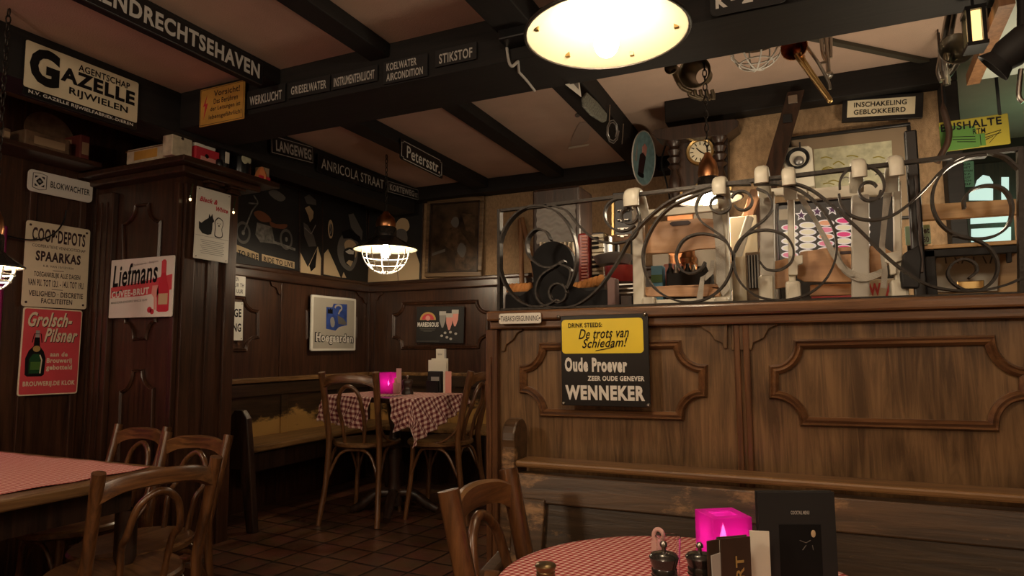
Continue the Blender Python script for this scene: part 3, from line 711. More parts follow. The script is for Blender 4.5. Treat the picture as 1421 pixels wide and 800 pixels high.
RT = (-.215, 1.145, 0); RR = .305
t = thing('round_table', 'round table under a red and white chequered cloth in front of the bench', 'table', RT)
MB().lathe([(.0001, .72), (RR - .01, .72), (RR, .727), (RR, .744), (RR - .008, .75), (.0001, .75)], (0, 0, 0), 64).build('tabletop', M['table'], t, smooth=40)
MB().lathe([(.19, 0), (.19, .02), (.06, .05), (.03, .08), (.028, .6), (.06, .69), (.12, .72)], (0, 0, 0), 24).build('pedestal', M['iron'], t, smooth=40)
def round_uv(u, v):
    a, b_ = u - .4, v - .4; l = math.hypot(a, b_); k = max(abs(a), abs(b_)) / l if l > 1e-6 else 1
    return (1 + a * k, 1 + b_ * k)
def round_cloth(u, v):
    S = .80; a = u - S / 2; b_ = v - S / 2; R_ = math.radians(-14)
    # square grid squeezed to a disc
    m_ = max(abs(a), abs(b_)); l = math.hypot(a, b_)
    k = (m_ / l) if l > 1e-6 else 1
    x, y = a * k, b_ * k; d = math.hypot(x, y); th = math.atan2(y, x); z = .7525
    if d > RR + .004:
        ex = d - RR - .004; rr_ = RR + .006 + .018 * (1 - math.exp(-ex * 20)) * (1 + .5 * math.sin(th * 14)); z -= ex * .96; x, y = rr_ * math.cos(th), rr_ * math.sin(th)
    return Vector((RT[0] + x * math.cos(R_) - y * math.sin(R_), RT[1] + x * math.sin(R_) + y * math.cos(R_), z))
cloth('tablecloth', 'round red and white chequered cloth on the table before the bench', None, M['gingham'], round_cloth, 80, 80, .80, .80, (RT[0], RT[1], .7525), uvfn=round_uv)

# ------------------------------------------------------------------ signs on the left wall, the pillar and the beams
V = Vector
XL = dict(X=-3.478)
s = Sign('enamel_sign', 'white and black bicycle agency sign with a giant G, high up on the left beam', 'sign', dict(X=-2.713), [(36.6, 55.5), (192.8, 116.5), (186.5, 181), (28.5, 131)], M['black'], .008)
s.rect(.0, .155, 1, 1, M['cream'], 'white_field', 1, .008)
s.text('G', .035, .27, .275, .95, M['ink'], .05, lv=3); s.text('AGENTSCHAP', .43, .79, .91, .92, M['ink'], .02, lv=3)
s.text('AZELLE', .285, .49, .965, .77, M['ink'], .045, lv=3); s.text('RIJWIELEN', .36, .25, .90, .42, M['ink'], .025, lv=3)
s.text('N.V. GAZELLE RIJWIELFABRIEK-DIEREN', .04, .045, .96, .125, M['letter'], .02, lv=2); s.done()

s = Sign('nameplate', 'small white rounded plate with a diamond emblem, topmost on the left wall', 'sign', XL, [(38.5, 234), (128.3, 254.5), (127, 283), (36.8, 264)], M['white'], .022)
s.text('BLOKWACHTER', .33, .34, .95, .64, M['ink'], .015)
s.line([(.07, .2), (.07, .85), (.17, .9), (.27, .84), (.27, .2), (.17, .12), (.07, .2)], .025, M['ink'], 'emblem')
for pts in ([(.1, .28), (.15, .28), (.1, .4)], [(.24, .28), (.19, .28), (.24, .4)], [(.1, .75), (.15, .75), (.1, .63)], [(.24, .75), (.19, .75), (.24, .63)]): s.poly(pts, M['ink'], 'emblem')
s.poly([(.17, .33), (.225, .51), (.17, .7), (.115, .51)], M['ink'], 'emblem'); s.rect(.15, .46, .19, .56, M['grey'], 'emblem_centre', 3); s.done()

s = Sign('enamel_sign', 'cream enamel sign with black savings bank lettering on the left wall', 'sign', XL, [(36.6, 305.6), (125.3, 319.2), (118.2, 430.3), (28.2, 424.7)], M['cream'], .014)
k = M['brownink']
for tx, x0, y0, x1, y1, bo in (('COOP·DEPOTS', .09, .77, .92, .93, .03), ('COOPERATIEVE VENNOOTSCHAP', .10, .70, .93, .735, .005), ('SPAARKAS', .16, .54, .86, .66, .04), ('K.B. VAN 15/12/1934', .28, .475, .75, .50, .0),
                               ('TOEGANKELIJK ALLE DAGEN', .15, .34, .87, .415, .02), ('VAN 9U. TOT 12U. - 14U. TOT 19U.', .07, .245, .94, .325, .02), ('VEILIGHEID · DISCRETIE', .09, .125, .93, .19, .025), ('FACILITEITEN', .28, .045, .76, .105, .025)):
    s.text(tx, x0, y0, x1, y1, k, bo)
s.line([(.43, .44), (.6, .44)], .006, k); s.line([(.43, .215), (.6, .215)], .006, k); s.screws(M['brownink'], .006, .06, .05); s.done()

s = Sign('enamel_sign', 'red sign with a green swing-top bottle and white script, lowest on the left wall', 'sign', XL, [(31.5, 426.5), (113.4, 431), (106.4, 546.7), (23, 550)], M['cream'], .012)
s.rect(.02, .015, .98, .985, M['red'], 'red_field', 1, .01)
for dx, dy, mm, lv in ((.012, -.008, M['brownink'], 2), (0, 0, M['cream'], 3)):
    s.text('Grolsch-', .08 + dx, .78 + dy, .82 + dx, .95 + dy, mm, .03, .35, 'lettering', lv, .01); s.text('Pilsner', .36 + dx, .61 + dy, .93 + dx, .77 + dy, mm, .03, .35, 'lettering', lv)
for tx, x0, y0, x1, y1 in (('aan de', .48, .44, .78, .495), ('Brouwerij', .43, .35, .86, .425), ('gebotteld', .43, .27, .87, .345), ('BROUWERIJ.DE KLOK', .07, .09, .94, .16)): s.text(tx, x0, y0, x1, y1, M['cream'], .03, lv=3)
s.poly([(.09, .235), (.08, .42), (.13, .51), (.20, .56), (.21, .66), (.29, .66), (.30, .56), (.37, .5), (.41, .42), (.40, .235), (.36, .215), (.13, .215)], M['ink'], 'bottle', 3)
s.poly([(.15, .25), (.14, .41), (.2, .47), (.31, .47), (.36, .41), (.35, .25)], M['darkgreen'], 'bottle_glass', 4)
s.poly([(.17, .29), (.17, .38), (.33, .38), (.33, .29)], M['greenpaint'], 'bottle_label', 5); s.oval(.25, .53, .06, .035, M['gold'], 'bottle_seal', 5); s.line([(.33, .25), (.345, .4), (.31, .46)], .012, M['cream'], 'bottle_glint', 5)
s.rect(.22, .66, .285, .74, M['grey'], 'bottle_stopper', 3); s.line([(.17, .60), (.20, .70), (.31, .70), (.33, .60)], .008, M['ink'], 'bottle_wire', 4); s.done()

s = Sign('enamel_sign', 'white and red sign with a corked red bottle on the panelled pillar', 'sign', dict(Y=2.222), [(156.2, 362), (244, 354.3), (239.5, 439.7), (152, 442)], M['white'], .006)
s.poly([(.02, .34), (.02, .53), (.98, .70), (.98, .44), (.55, .36)], M['red'], 'red_band', 1); s.line([(.02, .53), (.5, .595), (.98, .70)], .015, M['white'], 'band_edge', 2)
s.text('Liefmans', .05, .52, .76, .90, M['ink'], .02, .12, lv=3, rise=.05); s.text('CUVEE-BRUT', .04, .335, .64, .45, M['white'], .04, lv=3, rise=.05)
s.text('MASTERBLENDERS SINCE 1679', .04, .24, .62, .275, M['grey'], .01, lv=3, rise=.03); s.text('Oudenaarde - Belgium', .36, .86, .76, .90, M['grey'], .01, lv=3, rise=.04); s.line([(.05, .45), (.12, .42), (.2, .47)], .03, M['ink'], 'flourish', 3)
s.poly([(.77, .10), (.76, .42), (.79, .58), (.82, .70), (.82, .90), (.84, .94), (.87, .94), (.89, .90), (.89, .70), (.91, .58), (.95, .42), (.95, .10), (.92, .08), (.80, .08)], M['crimson'], 'bottle', 4); s.poly([(.79, .2), (.79, .38), (.93, .38), (.93, .2)], M['beige'], 'bottle_label', 5)
s.rect(.82, .72, .89, .92, M['red'], 'bottle_foil', 5); s.poly([(.69, .52), (.68, .38), (.72, .32), (.725, .12), (.755, .12), (.75, .32), (.79, .38), (.78, .52)], M['pinkprint'], 'glass', 4); s.oval(.66, .12, .035, .05, M['crimson'], 'cherry', 4); s.done(); s.oval(.70, .09, .03, .045, M['crimson'], 'cherry', 4); s.done()

s = Sign('enamel_sign', 'white sign with a black terrier and a white terrier on the pillar side', 'sign', dict(X=-2.808), [(271.6, 258), (320, 271.3), (314.6, 366), (268.8, 358)], M['white'], .004)
s.text('Black &', .08, .80, .60, .87, M['crimson'], .03, .3, lv=2); s.text('White', .56, .715, .92, .78, M['crimson'], .03, .3, lv=2)
s.poly([(.10, .42), (.09, .52), (.16, .50), (.26, .55), (.36, .59), (.37, .65), (.42, .61), (.46, .66), (.49, .60), (.53, .56), (.48, .53), (.48, .45), (.46, .37), (.36, .35), (.20, .36)], M['ink'], 'black_dog', 2)
s.poly([(.55, .37), (.56, .48), (.54, .55), (.58, .60), (.64, .63), (.72, .62), (.79, .59), (.80, .53), (.77, .47), (.80, .38), (.74, .34), (.60, .34)], M['ink'], 'white_dog_outline', 2, 3)
s.poly([(.57, .385), (.58, .48), (.56, .55), (.60, .59), (.65, .615), (.72, .605), (.775, .58), (.78, .53), (.75, .47), (.775, .385), (.73, .355), (.61, .355)], M['white'], 'white_dog', 3, 3)
for x, y in ((.63, .54), (.70, .54)): s.oval(x, y, .012, .008, M['ink'], 'white_dog_face', 4, n=8)
s.oval(.67, .51, .022, .012, M['ink'], 'white_dog_face', 4, n=10); s.line([(.02, .325), (.98, .325)], .004, M['grey'], 'divider', 2)
for i in range(8): s.line([(.16 + .03 * (i % 3), .27 - .026 * i), (.86 - .04 * (i % 2), .27 - .026 * i)], .006, M['grey'], 'small_print', 2)
s.screws(M['brownink'], .003, .06, .03); s.done()

s = Sign('enamel_sign', 'upper of two white notices half hidden behind the pillar', 'sign', dict(X=-3.205), [(303, 379), (340, 384.5), (339.6, 411), (303, 409)], M['white'], .004)
for tx, x0, y0, x1 in (('EN', .62, .72, .72), ('UUR TH', .5, .42, .93), ('8 UUR', .55, .12, .90)): s.text(tx, x0, y0, x1, y0 + .2, M['ink'], .01)
s.done()
s = Sign('enamel_sign', 'lower of two white notices half hidden behind the pillar', 'sign', dict(X=-3.205), [(296, 416.5), (337, 420.5), (335.6, 472), (296, 474)], M['white'], .004)
s.text('GE', .67, .60, .93, .82, M['ink'], .03); s.text('NG', .64, .22, .93, .44, M['ink'], .03); s.screws(M['brownink'], .003, .05, .05); s.done()

s = Sign('enamel_sign', 'square grey beer sign with a blue crest on the alcove left wall', 'sign', dict(X=-3.20), [(430, 409.3), (492, 415), (492, 487), (430, 487)], M['white'], .012, .012)
s.rect(.045, .04, .955, .96, M['greige'], 'grey_field', 1, .008)
s.poly([(.31, .40), (.31, .80), (.44, .80), (.47, .87), (.78, .88), (.78, .48), (.60, .44), (.52, .37)], M['blue'], 'crest', 3)
s.line([(.50, .79), (.52, .83), (.58, .85), (.64, .83), (.65, .78), (.61, .74), (.58, .68)], .035, M['greige'], 'crest_crook', 4, 4); s.poly([(.34, .68), (.34, .78), (.37, .75), (.40, .78), (.43, .75), (.45, .78), (.45, .68)], M['ink'], 'crest_crown', 4); s.poly([(.42, .45), (.40, .58), (.46, .62), (.50, .52), (.48, .44)], M['grey'], 'crest_hand', 4, 3); s.poly([(.58, .50), (.56, .66), (.70, .60), (.77, .52), (.74, .48)], M['midgrey'], 'crest_mitre', 4)
s.text('Hoegaarden', .075, .11, .945, .335, M['ink'], .10, lv=3, rise=-.02, sp=1.14); s.text('Hoegaarden', .095, .125, .925, .32, M['letter'], .03, lv=5, rise=-.02, sp=1.14); s.done()

s = Sign('poster', 'dark beer poster with three red filled glasses on the rear alcove wall', 'poster', dict(Y=4.285), [(578, 426.5), (644, 425), (644, 477.5), (578, 475.5)], M['blackmatt'], .0, .004)
s.text('MAREDSOUS', .03, .44, .48, .57, M['letter'], .04, lv=2); s.oval(.25, .63, .17, .22, M['gold'], 'emblem', 2, 0, 180); s.oval(.25, .64, .13, .16, M['red'], 'emblem_field', 3, 0, 180); s.oval(.25, .68, .05, .07, M['pinkprint'], 'emblem_figure', 4)
for i, (a, b_) in enumerate(((.08, .42), (.1, .4), (.16, .34))): s.line([(a, .39 - .035 * i), (b_, .39 - .035 * i)], .012, M['midgrey'], 'small_print', 2)
for cx, y in ((.56, .0), (.70, -.06), (.82, .04)): s.poly([(cx - .07, .86 + y), (cx + .07, .86 + y), (cx + .06, .6 + y), (cx + .015, .42 + y), (cx - .015, .42 + y), (cx - .06, .6 + y)], M['pinkprint'] if cx > .6 else M['grey'], 'beer_glass', 2); s.rect(cx - .07, .76 + y, cx + .07, .87 + y, M['greyletter'], 'foam', 3); s.done()
for cx, cy in ((.55, .2), (.66, .16), (.74, .12), (.84, .26), (.62, .28), (.73, .3)): s.oval(cx, cy, .03, .035, M['greyletter'], 'hop_flower', 2, n=7); s.done()
s.line([(.03, .04), (.5, .05)], .01, M['midgrey'], 'small_print', 2); s.done()

def zx(X, y0, y1, z0, z1): return [V((X, y0, z1)), V((X, y1, z1)), V((X, y1, z0)), V((X, y0, z0))]
s = Sign('street_sign', 'long black harbour street sign along the front ceiling beam', 'sign', None, zx(-2.075, .78, 2.01, 2.275, 2.375), M['black'], .004, .01)
s.text('RENDRECHTSEHAVEN', .40, .2, .985, .84, M['greyletter'], .035); s.done()
s = Sign('street_sign', 'black street sign with a white frame high in the alcove, left end of its row', 'sign', dict(X=-2.70), [(374, 188), (435, 202.5), (433.5, 230), (374, 211)], M['black'], .004)
s.text('LANGEWEG', .12, .2, .94, .78, M['greyletter'], .03); s.line([(.03, .07), (.97, .07), (.97, .93), (.03, .93), (.03, .07)], .03, M['greyletter'], 'border'); s.done()
s = Sign('street_sign', 'long black street sign with thin white capitals high in the alcove', 'sign', dict(X=-2.70), [(440.7, 211.6), (533, 249), (533, 267), (438.5, 239.7)], M['black'], .003)
s.text('ANRICOLA STRAAT', .05, .24, .98, .82, M['greyletter'], .0); s.done()
s = Sign('street_sign', 'black street sign behind the lamp chain, right end of the alcove row', 'sign', dict(X=-2.695), [(536, 250), (581, 263.5), (580, 279), (536, 267)], M['black'], .004)
s.text('KORTEWEG', .08, .24, .84, .76, M['greyletter'], .03); s.text('SZ', .86, .24, .95, .6, M['greyletter'], .01); s.line([(.03, .08), (.97, .08), (.97, .92), (.03, .92), (.03, .08)], .03, M['greyletter'], 'border'); s.done()
s = Sign('street_sign', 'short black street sign with large white letters on the alcove ceiling beam', 'sign', dict(X=-2.083), [(555, 191), (613.5, 224), (613, 248), (553.5, 221)], M['black'], .012)
s.text('Petersstr.', .14, .2, .92, .8, M['letter'], .012); s.line([(.07, .07), (.93, .07), (.93, .16), (.97, .16), (.97, .84), (.93, .84), (.93, .93), (.07, .93), (.07, .84), (.03, .84), (.03, .16), (.07, .16), (.07, .07)], .022, M['letter'], 'border'); s.done()
s = Sign('warning_sign', 'ochre enamel warning sign with a lightning bolt at the left of the beam', 'sign', dict(Y=2.11), [(278.4, 126), (340, 112), (340.6, 164.5), (279, 177.5)], M['ochre'], .004)
for tx, x0, y0, x1, y1 in (('Vorsicht!', .32, .74, .90, .90), ('Das Berühren', .32, .54, .86, .68), ('der Leitungen ist', .25, .33, .92, .48), ('lebensgefährlich!', .22, .12, .95, .27)): s.text(tx, x0, y0, x1, y1, M['brownink'], .015)
s.poly([(.17, .82), (.08, .52), (.13, .54), (.10, .18), (.19, .60), (.13, .58)], M['crimson'], 'lightning_bolt', 2); s.line([(.02, .03), (.98, .03), (.98, .97), (.02, .97), (.02, .03)], .012, M['brownink'], 'border'); s.done()

BY = dict(Y=2.128)
def beam_sign(px, lines, label):
    s = Sign('pipe_label', label, 'sign', BY, px, M['blackmatt'], .002, .004, 'pipe labels along the main beam')
    for tx, a in lines: s.text(tx, *a, M['greyletter'], .02)
    s.done()
beam_sign([(343, 128), (396, 115), (397, 141), (344, 152)], [('WERKLUCHT', (.08, .16, .92, .66))], 'black pipe label right beside the ochre warning sign')
beam_sign([(400, 116), (458, 104), (459, 126), (401, 138)], [('GRIESELWATER', (.08, .2, .92, .72))], 'second black pipe label from the ochre warning sign')
beam_sign([(460, 104), (524, 90), (525, 112), (461, 126)], [('INSTRUMENTENLUCHT', (.06, .16, .94, .72))], 'middle one of five black pipe labels on the beam')
beam_sign([(532, 87), (594, 74), (594, 105), (533, 118)], [('KOELWATER', (.08, .56, .76, .90)), ('AIRCONDITION', (.08, .10, .90, .44))], 'black pipe label with two lines on the main beam')
beam_sign([(604, 71), (662, 58), (662, 82), (605, 94)], [('STIKSTOF', (.1, .14, .9, .72))], 'black pipe label farthest right on the beam, nearest the big lamp')
s = Sign('street_sign', 'black rounded plate with K-2 on the beam right of the big lamp', 'sign', dict(Y=2.10), [(983, -20), (1090, -42), (1094, 2), (987, 25)], M['blackmatt'], .02)
s.text('K', .08, .2, .24, .62, M['letter'], .05); s.text('-', .28, .36, .35, .42, M['letter'], .05); s.text('2', .43, .2, .57, .62, M['letter'], .05); s.done()

# posters and pictures in the alcove
def picture_frame(s, m, wd=.02, dp=.012): s.frame(m, wd, dp)
s = Sign('poster', 'dark framed poster of a motorcycle on the alcove left wall', 'poster', dict(X=-3.235), [(298, 236), (418, 262), (409, 378), (298, 362)], M['blackmatt'], 0, .006)
s.frame(M['darkwood'], .012, .012)
for cx in (.30, .83): s.oval(cx, .36, .085, .125, M['midgrey'], 'wheel', 1); s.oval(cx, .36, .062, .092, M['blackmatt'], 'wheel_hole', 2); s.oval(cx, .36, .018, .028, M['chrome_dim'], 'wheel_hub', 3); s.done()
s.line([(.30, .36), (.40, .62), (.47, .72)], .018, M['chrome_dim'], 'fork', 3); s.line([(.36, .70), (.47, .72), (.42, .80)], .016, M['chrome_dim'], 'handlebar', 3, 3)
s.poly([(.42, .60), (.50, .64), (.60, .60), (.63, .54), (.50, .52)], M['tank'], 'fuel_tank', 3, 3); s.poly([(.62, .54), (.70, .52), (.84, .54), (.80, .48), (.64, .48)], M['tank'], 'saddle', 3, 3)
s.poly([(.46, .50), (.64, .48), (.68, .30), (.50, .28), (.44, .36)], M['chrome_dim'], 'engine', 3); s.line([(.52, .30), (.70, .30), (.95, .25)], .03, M['chrome_dim'], 'exhaust', 4); s.oval(.55, .40, .05, .07, M['chrome_dim'], 'engine_cover', 4)
s.poly([(.22, .22), (.48, .15), (.48, .07), (.22, .14)], M['beige'], 'banner', 2); s.poly([(.52, .15), (.94, .10), (.94, .02), (.52, .07)], M['beige'], 'banner', 2)
s.text('TO RIDE', .24, .10, .47, .165, M['ink'], .02, lv=4, rise=-.03); s.text('RIDE TO LIVE', .54, .065, .92, .125, M['ink'], .02, lv=4, rise=-.035)
s.poly([(.60, .88), (.70, .92), (.82, .86), (.76, .80), (.66, .82)], M['midgrey'], 'eagle', 2, 3); s.done()

def portrait(label, plane, px, face):
    s = Sign('poster', label, 'poster', plane, px, M['blackmatt'], 0, .006)
    s.frame(M['darkwood'], .006, .009); face(s); s.done()
def f1(s):
    s.poly([(.0, .0), (.0, .27), (.36, .09), (.80, .36), (.96, .22), (.94, .0)], M['beige'], 'shirt', 1); s.poly([(.42, .11), (.78, .34), (.70, .10), (.50, .04)], M['ink'], 'lapel', 2)
    s.poly([(.22, .80), (.40, .84), (.60, .78), (.58, .70), (.44, .64), (.36, .72)], M['beige'], 'throat', 1); s.poly([(.18, .93), (.40, .98), (.70, .93), (.72, .87), (.30, .86)], M['midgrey'], 'hat', 1); s.poly([(.16, .62), (.34, .60), (.62, .48), (.74, .36), (.40, .34), (.20, .46)], M['midgrey'], 'jacket_fold', 1)
    s.line([(.2, .56), (.5, .5), (.7, .62)], .012, M['grey'], 'jacket_edge', 2)
def f2(s):
    s.poly([(.0, .05), (.02, .30), (.10, .36), (.25, .18), (.37, .03)], M['beige'], 'collar', 1); s.poly([(.40, .03), (.44, .10), (.50, .03)], M['beige'], 'collar', 1)
    s.oval(.16, .61, .055, .115, M['beige'], 'ear', 1); s.oval(.165, .60, .035, .08, M['blackmatt'], 'ear_hollow', 2); s.line([(.15, .68), (.17, .60), (.15, .55)], .012, M['grey'], 'ear_fold', 3)
    s.poly([(.30, .36), (.36, .52), (.50, .58), (.74, .54), (.80, .44), (.74, .24), (.62, .13), (.48, .14), (.36, .22)], M['midgrey'], 'jaw', 1, 3); s.poly([(.46, .46), (.56, .52), (.70, .50), (.76, .42), (.72, .30), (.62, .36), (.50, .38)], M['beige'], 'cheek_light', 2, 3)
    s.poly([(.44, .36), (.56, .42), (.70, .40), (.68, .26), (.58, .19), (.48, .22)], M['blackmatt'], 'mouth', 3, 3); s.poly([(.48, .36), (.58, .40), (.68, .38), (.67, .34), (.56, .335)], M['letter'], 'teeth', 4); s.poly([(.50, .22), (.60, .18), (.66, .25), (.56, .26)], M['beige'], 'lip', 4)
    s.poly([(.40, .60), (.58, .66), (.84, .58), (.82, .50), (.62, .54), (.44, .52)], M['ink'], 'dark_glasses', 4); s.poly([(.56, .84), (.68, .87), (.90, .66), (.88, .54), (.76, .60), (.62, .68)], M['midgrey'], 'brow_light', 1)
def f3(s):
    s.poly([(.02, .0), (.02, .36), (.20, .43), (.45, .41), (.70, .45), (.90, .38), (.98, .22), (.98, .0)], M['beige'], 'pale_ground', 1); s.poly([(.50, .66), (.52, .76), (.60, .82), (.72, .80), (.77, .70), (.70, .64), (.58, .68)], M['beige'], 'bald_head', 1, 3); s.poly([(.48, .60), (.56, .68), (.70, .66), (.74, .52), (.62, .46), (.50, .50)], M['midgrey'], 'face', 2, 3)
    s.line([(.60, .0), (.58, .12), (.61, .22)], .008, M['midgrey'], 'crease', 2)
portrait('narrow black and beige portrait poster right beside the motorcycle poster', dict(X=-3.235), [(419, 266), (449, 273), (443, 384), (411, 379)], f1)
portrait('black and beige poster of an open-mouthed face in the alcove corner', dict(X=-3.235), [(450, 274), (508, 286), (508, 393), (445, 385)], f2)
portrait('black and beige portrait poster behind the caged alcove lamp', dict(Y=4.315), [(512, 287), (585, 283), (586, 390), (512, 393)], f3)
s = Sign('painting', 'old dark painting of a seated figure in a wide wooden frame', 'painting', dict(Y=4.312), [(599, 285), (665.5, 281), (666, 376.5), (600, 378.5)], M['oil'], 0, .006, platename='canvas')
s.frame(M['gild'], .04, .03); s.frame(M['darkwood'], .008, .036, 'inner_frame')
s.poly([(.40, .72), (.46, .80), (.54, .79), (.57, .70), (.50, .64)], M['midgrey'], 'painted_head', 1, 3); s.poly([(.28, .40), (.36, .62), (.52, .64), (.70, .50), (.88, .30), (.92, .06), (.55, .04), (.50, .28)], M['robe'], 'painted_robe', 1, 3); s.poly([(.55, .30), (.62, .42), (.74, .34), (.68, .2)], M['midgrey'], 'painted_hands', 2, 3); s.poly([(.02, .28), (.3, .34), (.3, .30), (.02, .24)], M['midgrey'], 'painted_table', 2); s.poly([(.62, .85), (.9, .82), (.9, .5), (.72, .6)], M['robe'], 'painted_window', 1); s.done()

# signs on the partition
s = Sign('nameplate', 'small white licence plate at the left end of the partition rail', 'sign', dict(Y=1.756), [(693.2, 436), (751.3, 434.3), (751.6, 449.2), (693.5, 450.3)], M['white'], .006)
s.text('TABAKSVERGUNNING', .05, .24, .95, .76, M['ink'], .0); s.screws(M['brownink'], .0022, .025, .5); s.done()
s = Sign('enamel_sign', 'large yellow and black gin sign hung on the partition', 'sign', dict(Y=1.752), [(778.8, 438.3), (898.7, 436), (904.3, 564.8), (780.7, 563.6)], M['black'], .006, .006)
s.rect(.015, .575, .945, .955, M['yellow'], 'yellow_field', 1, .01)
s.text('DRINK STEEDS:', .095, .865, .49, .915, M['ink'], .02, lv=3)
s.text('De trots van', .215, .735, .79, .845, M['ink'], .008, .35, lv=3, rise=.012); s.text('Schiedam!', .255, .635, .77, .735, M['ink'], .008, .35, lv=3, rise=.012); s.line([(.41, .605), (.53, .625), (.62, .645)], .008, M['ink'], 'underline', 3)
s.text('Oude Proever', .045, .375, .76, .535, M['letter'], .05, lv=2, rise=-.01); s.text('ZEER OUDE GENEVER', .31, .275, .945, .33, M['letter'], .04, lv=2); s.text('WENNEKER', .045, .065, .945, .225, M['letter'], .05, lv=2)
for a, b_ in ((-.02, .99), (.97, .99), (.02, .02), (.98, .02)): MB().ball((a * s.w, b_ * s.h, .006), .006).build('screw', M['silver'], s.e)
s.done()

# ------------------------------------------------------------------ lamps
def chain(par, p0, p1, m=M['iron'], r=.010):
    p0, p1 = V(p0), V(p1); n = max(3, int((p1 - p0).length / .028)); b = MB()
    for i in range(n):
        c = p0.lerp(p1, (i + .5) / n); q = []
        ax = V((1, 0, 0)) if i % 2 else V((0, 1, 0))
        for k in range(10):
            a = 2 * PI * k / 10; q.append(c + ax * math.cos(a) * r * .75 + V((0, 0, 1)) * math.sin(a) * r * 1.7)
        b.tube(q, .0026, 6, True)
    return b.build('chain', m, par, smooth=60)
def bulb_mat(strength, col):
    return mat('lit_bulb', (1, .9, .7), .3, emis=col, estr=strength)
def pendant(name, label, c, R, power, cage=0, chain_top=2.4, depth=.5, copper=True, bulb_r=.024, drop=.035, col=(1, .80, .55)):
    """enamelled pendant: rim centre c, rim radius R; the bulb carries the light"""
    t = thing(name, label, 'lamp', c)
    o = [(R, 0), (R * 1.01, .006), (R * .8, R * depth * .35), (R * .5, R * depth * .75), (R * .34, R * depth), (R * .34, R * depth + .05), (R * .26, R * depth + .07)]
    i_ = [(R * .24, R * depth + .06), (R * .30, R * depth - .004), (R * .47, R * depth * .75 - .004), (R * .78, R * depth * .35 - .005), (R * .985, .001)]
    MB().lathe(o, (0, 0, 0), 48).build('shade', M['lampblack'], t, smooth=50)
    MB().lathe(i_, (0, 0, 0), 48).build('shade_inside', M['lampwhite'], t, smooth=50)
    MB().tube([(R * math.cos(2 * PI * k / 48), R * math.sin(2 * PI * k / 48), .002) for k in range(48)], .004, 6, True).build('rim', M['iron'], t, smooth=60)
    zt = R * depth + .06
    MB().lathe([(R * .30, 0), (R * .32, .02), (R * .26, .06), (R * .13, .085), (R * .08, .1), (.0001, .1)], (0, 0, zt), 24).build('cap', M['copper'] if copper else M['lampblack'], t, smooth=50)
    MB().lathe([(.017, 0), (.021, -.02), (.021, -.05), (.0001, -.05)], (0, 0, R * depth + .05), 16).build('socket', M['brass'], t, smooth=50)
    zb = -drop + bulb_r
    MB().ball((0, 0, zb), bulb_r, sz=1.15, seg=20).lathe([(bulb_r * .8, 0), (.014, bulb_r), (.014, bulb_r * 1.9)], (0, 0, zb + bulb_r * .55), 16).build('bulb', bulb_mat(power / (PI * 4 * PI * bulb_r ** 2 * 1.35), col), t, smooth=60)
    if cage:
        b = MB(); Rc = R * .74
        for k in range(4):
            a = k * PI / 4; q = [V((math.cos(a) * Rc * math.cos(f_), math.sin(a) * Rc * math.cos(f_), -cage * math.sin(f_))) for f_ in [PI * j / 20 for j in range(21)]]
            b.tube(q, .0033, 6)
        for f_ in (.30, .62, 1.02):
            b.tube([V((math.cos(2 * PI * k / 32) * Rc * math.cos(f_), math.sin(2 * PI * k / 32) * Rc * math.cos(f_), -cage * math.sin(f_))) for k in range(32)], .003, 6, True)
        b.build('cage', M['wire'], t, smooth=60)
    else:
        for k in range(6):
            a = k * PI / 3 + .4; MB().box((R * .86 * math.cos(a) - .004, R * .86 * math.sin(a) - .004, .012), (R * .86 * math.cos(a) + .005, R * .86 * math.sin(a) + .005, .03)).build('clip', M['brass'], t)
    chain(t, (0, 0, zt + .1), (0, 0, chain_top - c[2]))
    return t
pendant('pendant_lamp', 'large enamelled pendant lamp with a bare bulb over the round table', (-.366, 1.3, 1.815), .172, 5.5, 0, 2.4, .55, False, .026, .045)
pendant('cage_lamp', 'copper-topped lamp with a white wire cage on a chain in the alcove', (-2.416, 3.4, 1.785), .20, 15, .155, 2.4, .42, True, .03, .05)
pendant('cage_lamp', 'caged lamp cut off by the left edge of the picture', tuple(at(-12, 371, X=-2.6)), .095, 7, .085, 2.4, .6, True, .03, .05)
pendant('gangway_lamp', 'copper-topped lamp with a glowing white shade behind the iron scrolls', tuple(at(984, 277, Y=2.62)), .125, 9, 0, 2.4, .22, True, .028, .03)
# fourth cage: ceiling lamp of which the beam leaves only the wires
c = at(1048, 52, Y=2.72)
t = thing('bulkhead_lamp', 'white wire cage of a ceiling lamp hanging behind the beam', 'lamp', (c.x, c.y, 2.4))
MB().lathe([(.0001, 0), (.10, 0), (.105, -.01), (.09, -.025), (.0001, -.025)], (0, 0, 0), 32).build('base', M['lampblack'], t, smooth=40)
b = MB()
for k in range(4):
    a = k * PI / 4 + .3; b.tube([V((math.cos(a) * .105 * math.cos(f_), math.sin(a) * .105 * math.cos(f_), -.02 - .115 * math.sin(f_))) for f_ in [PI * j / 20 for j in range(21)]], .0035, 6)
for f_ in (.45, .9): b.tube([V((math.cos(2 * PI * k / 32) * .105 * math.cos(f_), math.sin(2 * PI * k / 32) * .105 * math.cos(f_), -.02 - .115 * math.sin(f_))) for k in range(32)], .0032, 6, True)
b.build('cage', M['wire'], t, smooth=60)

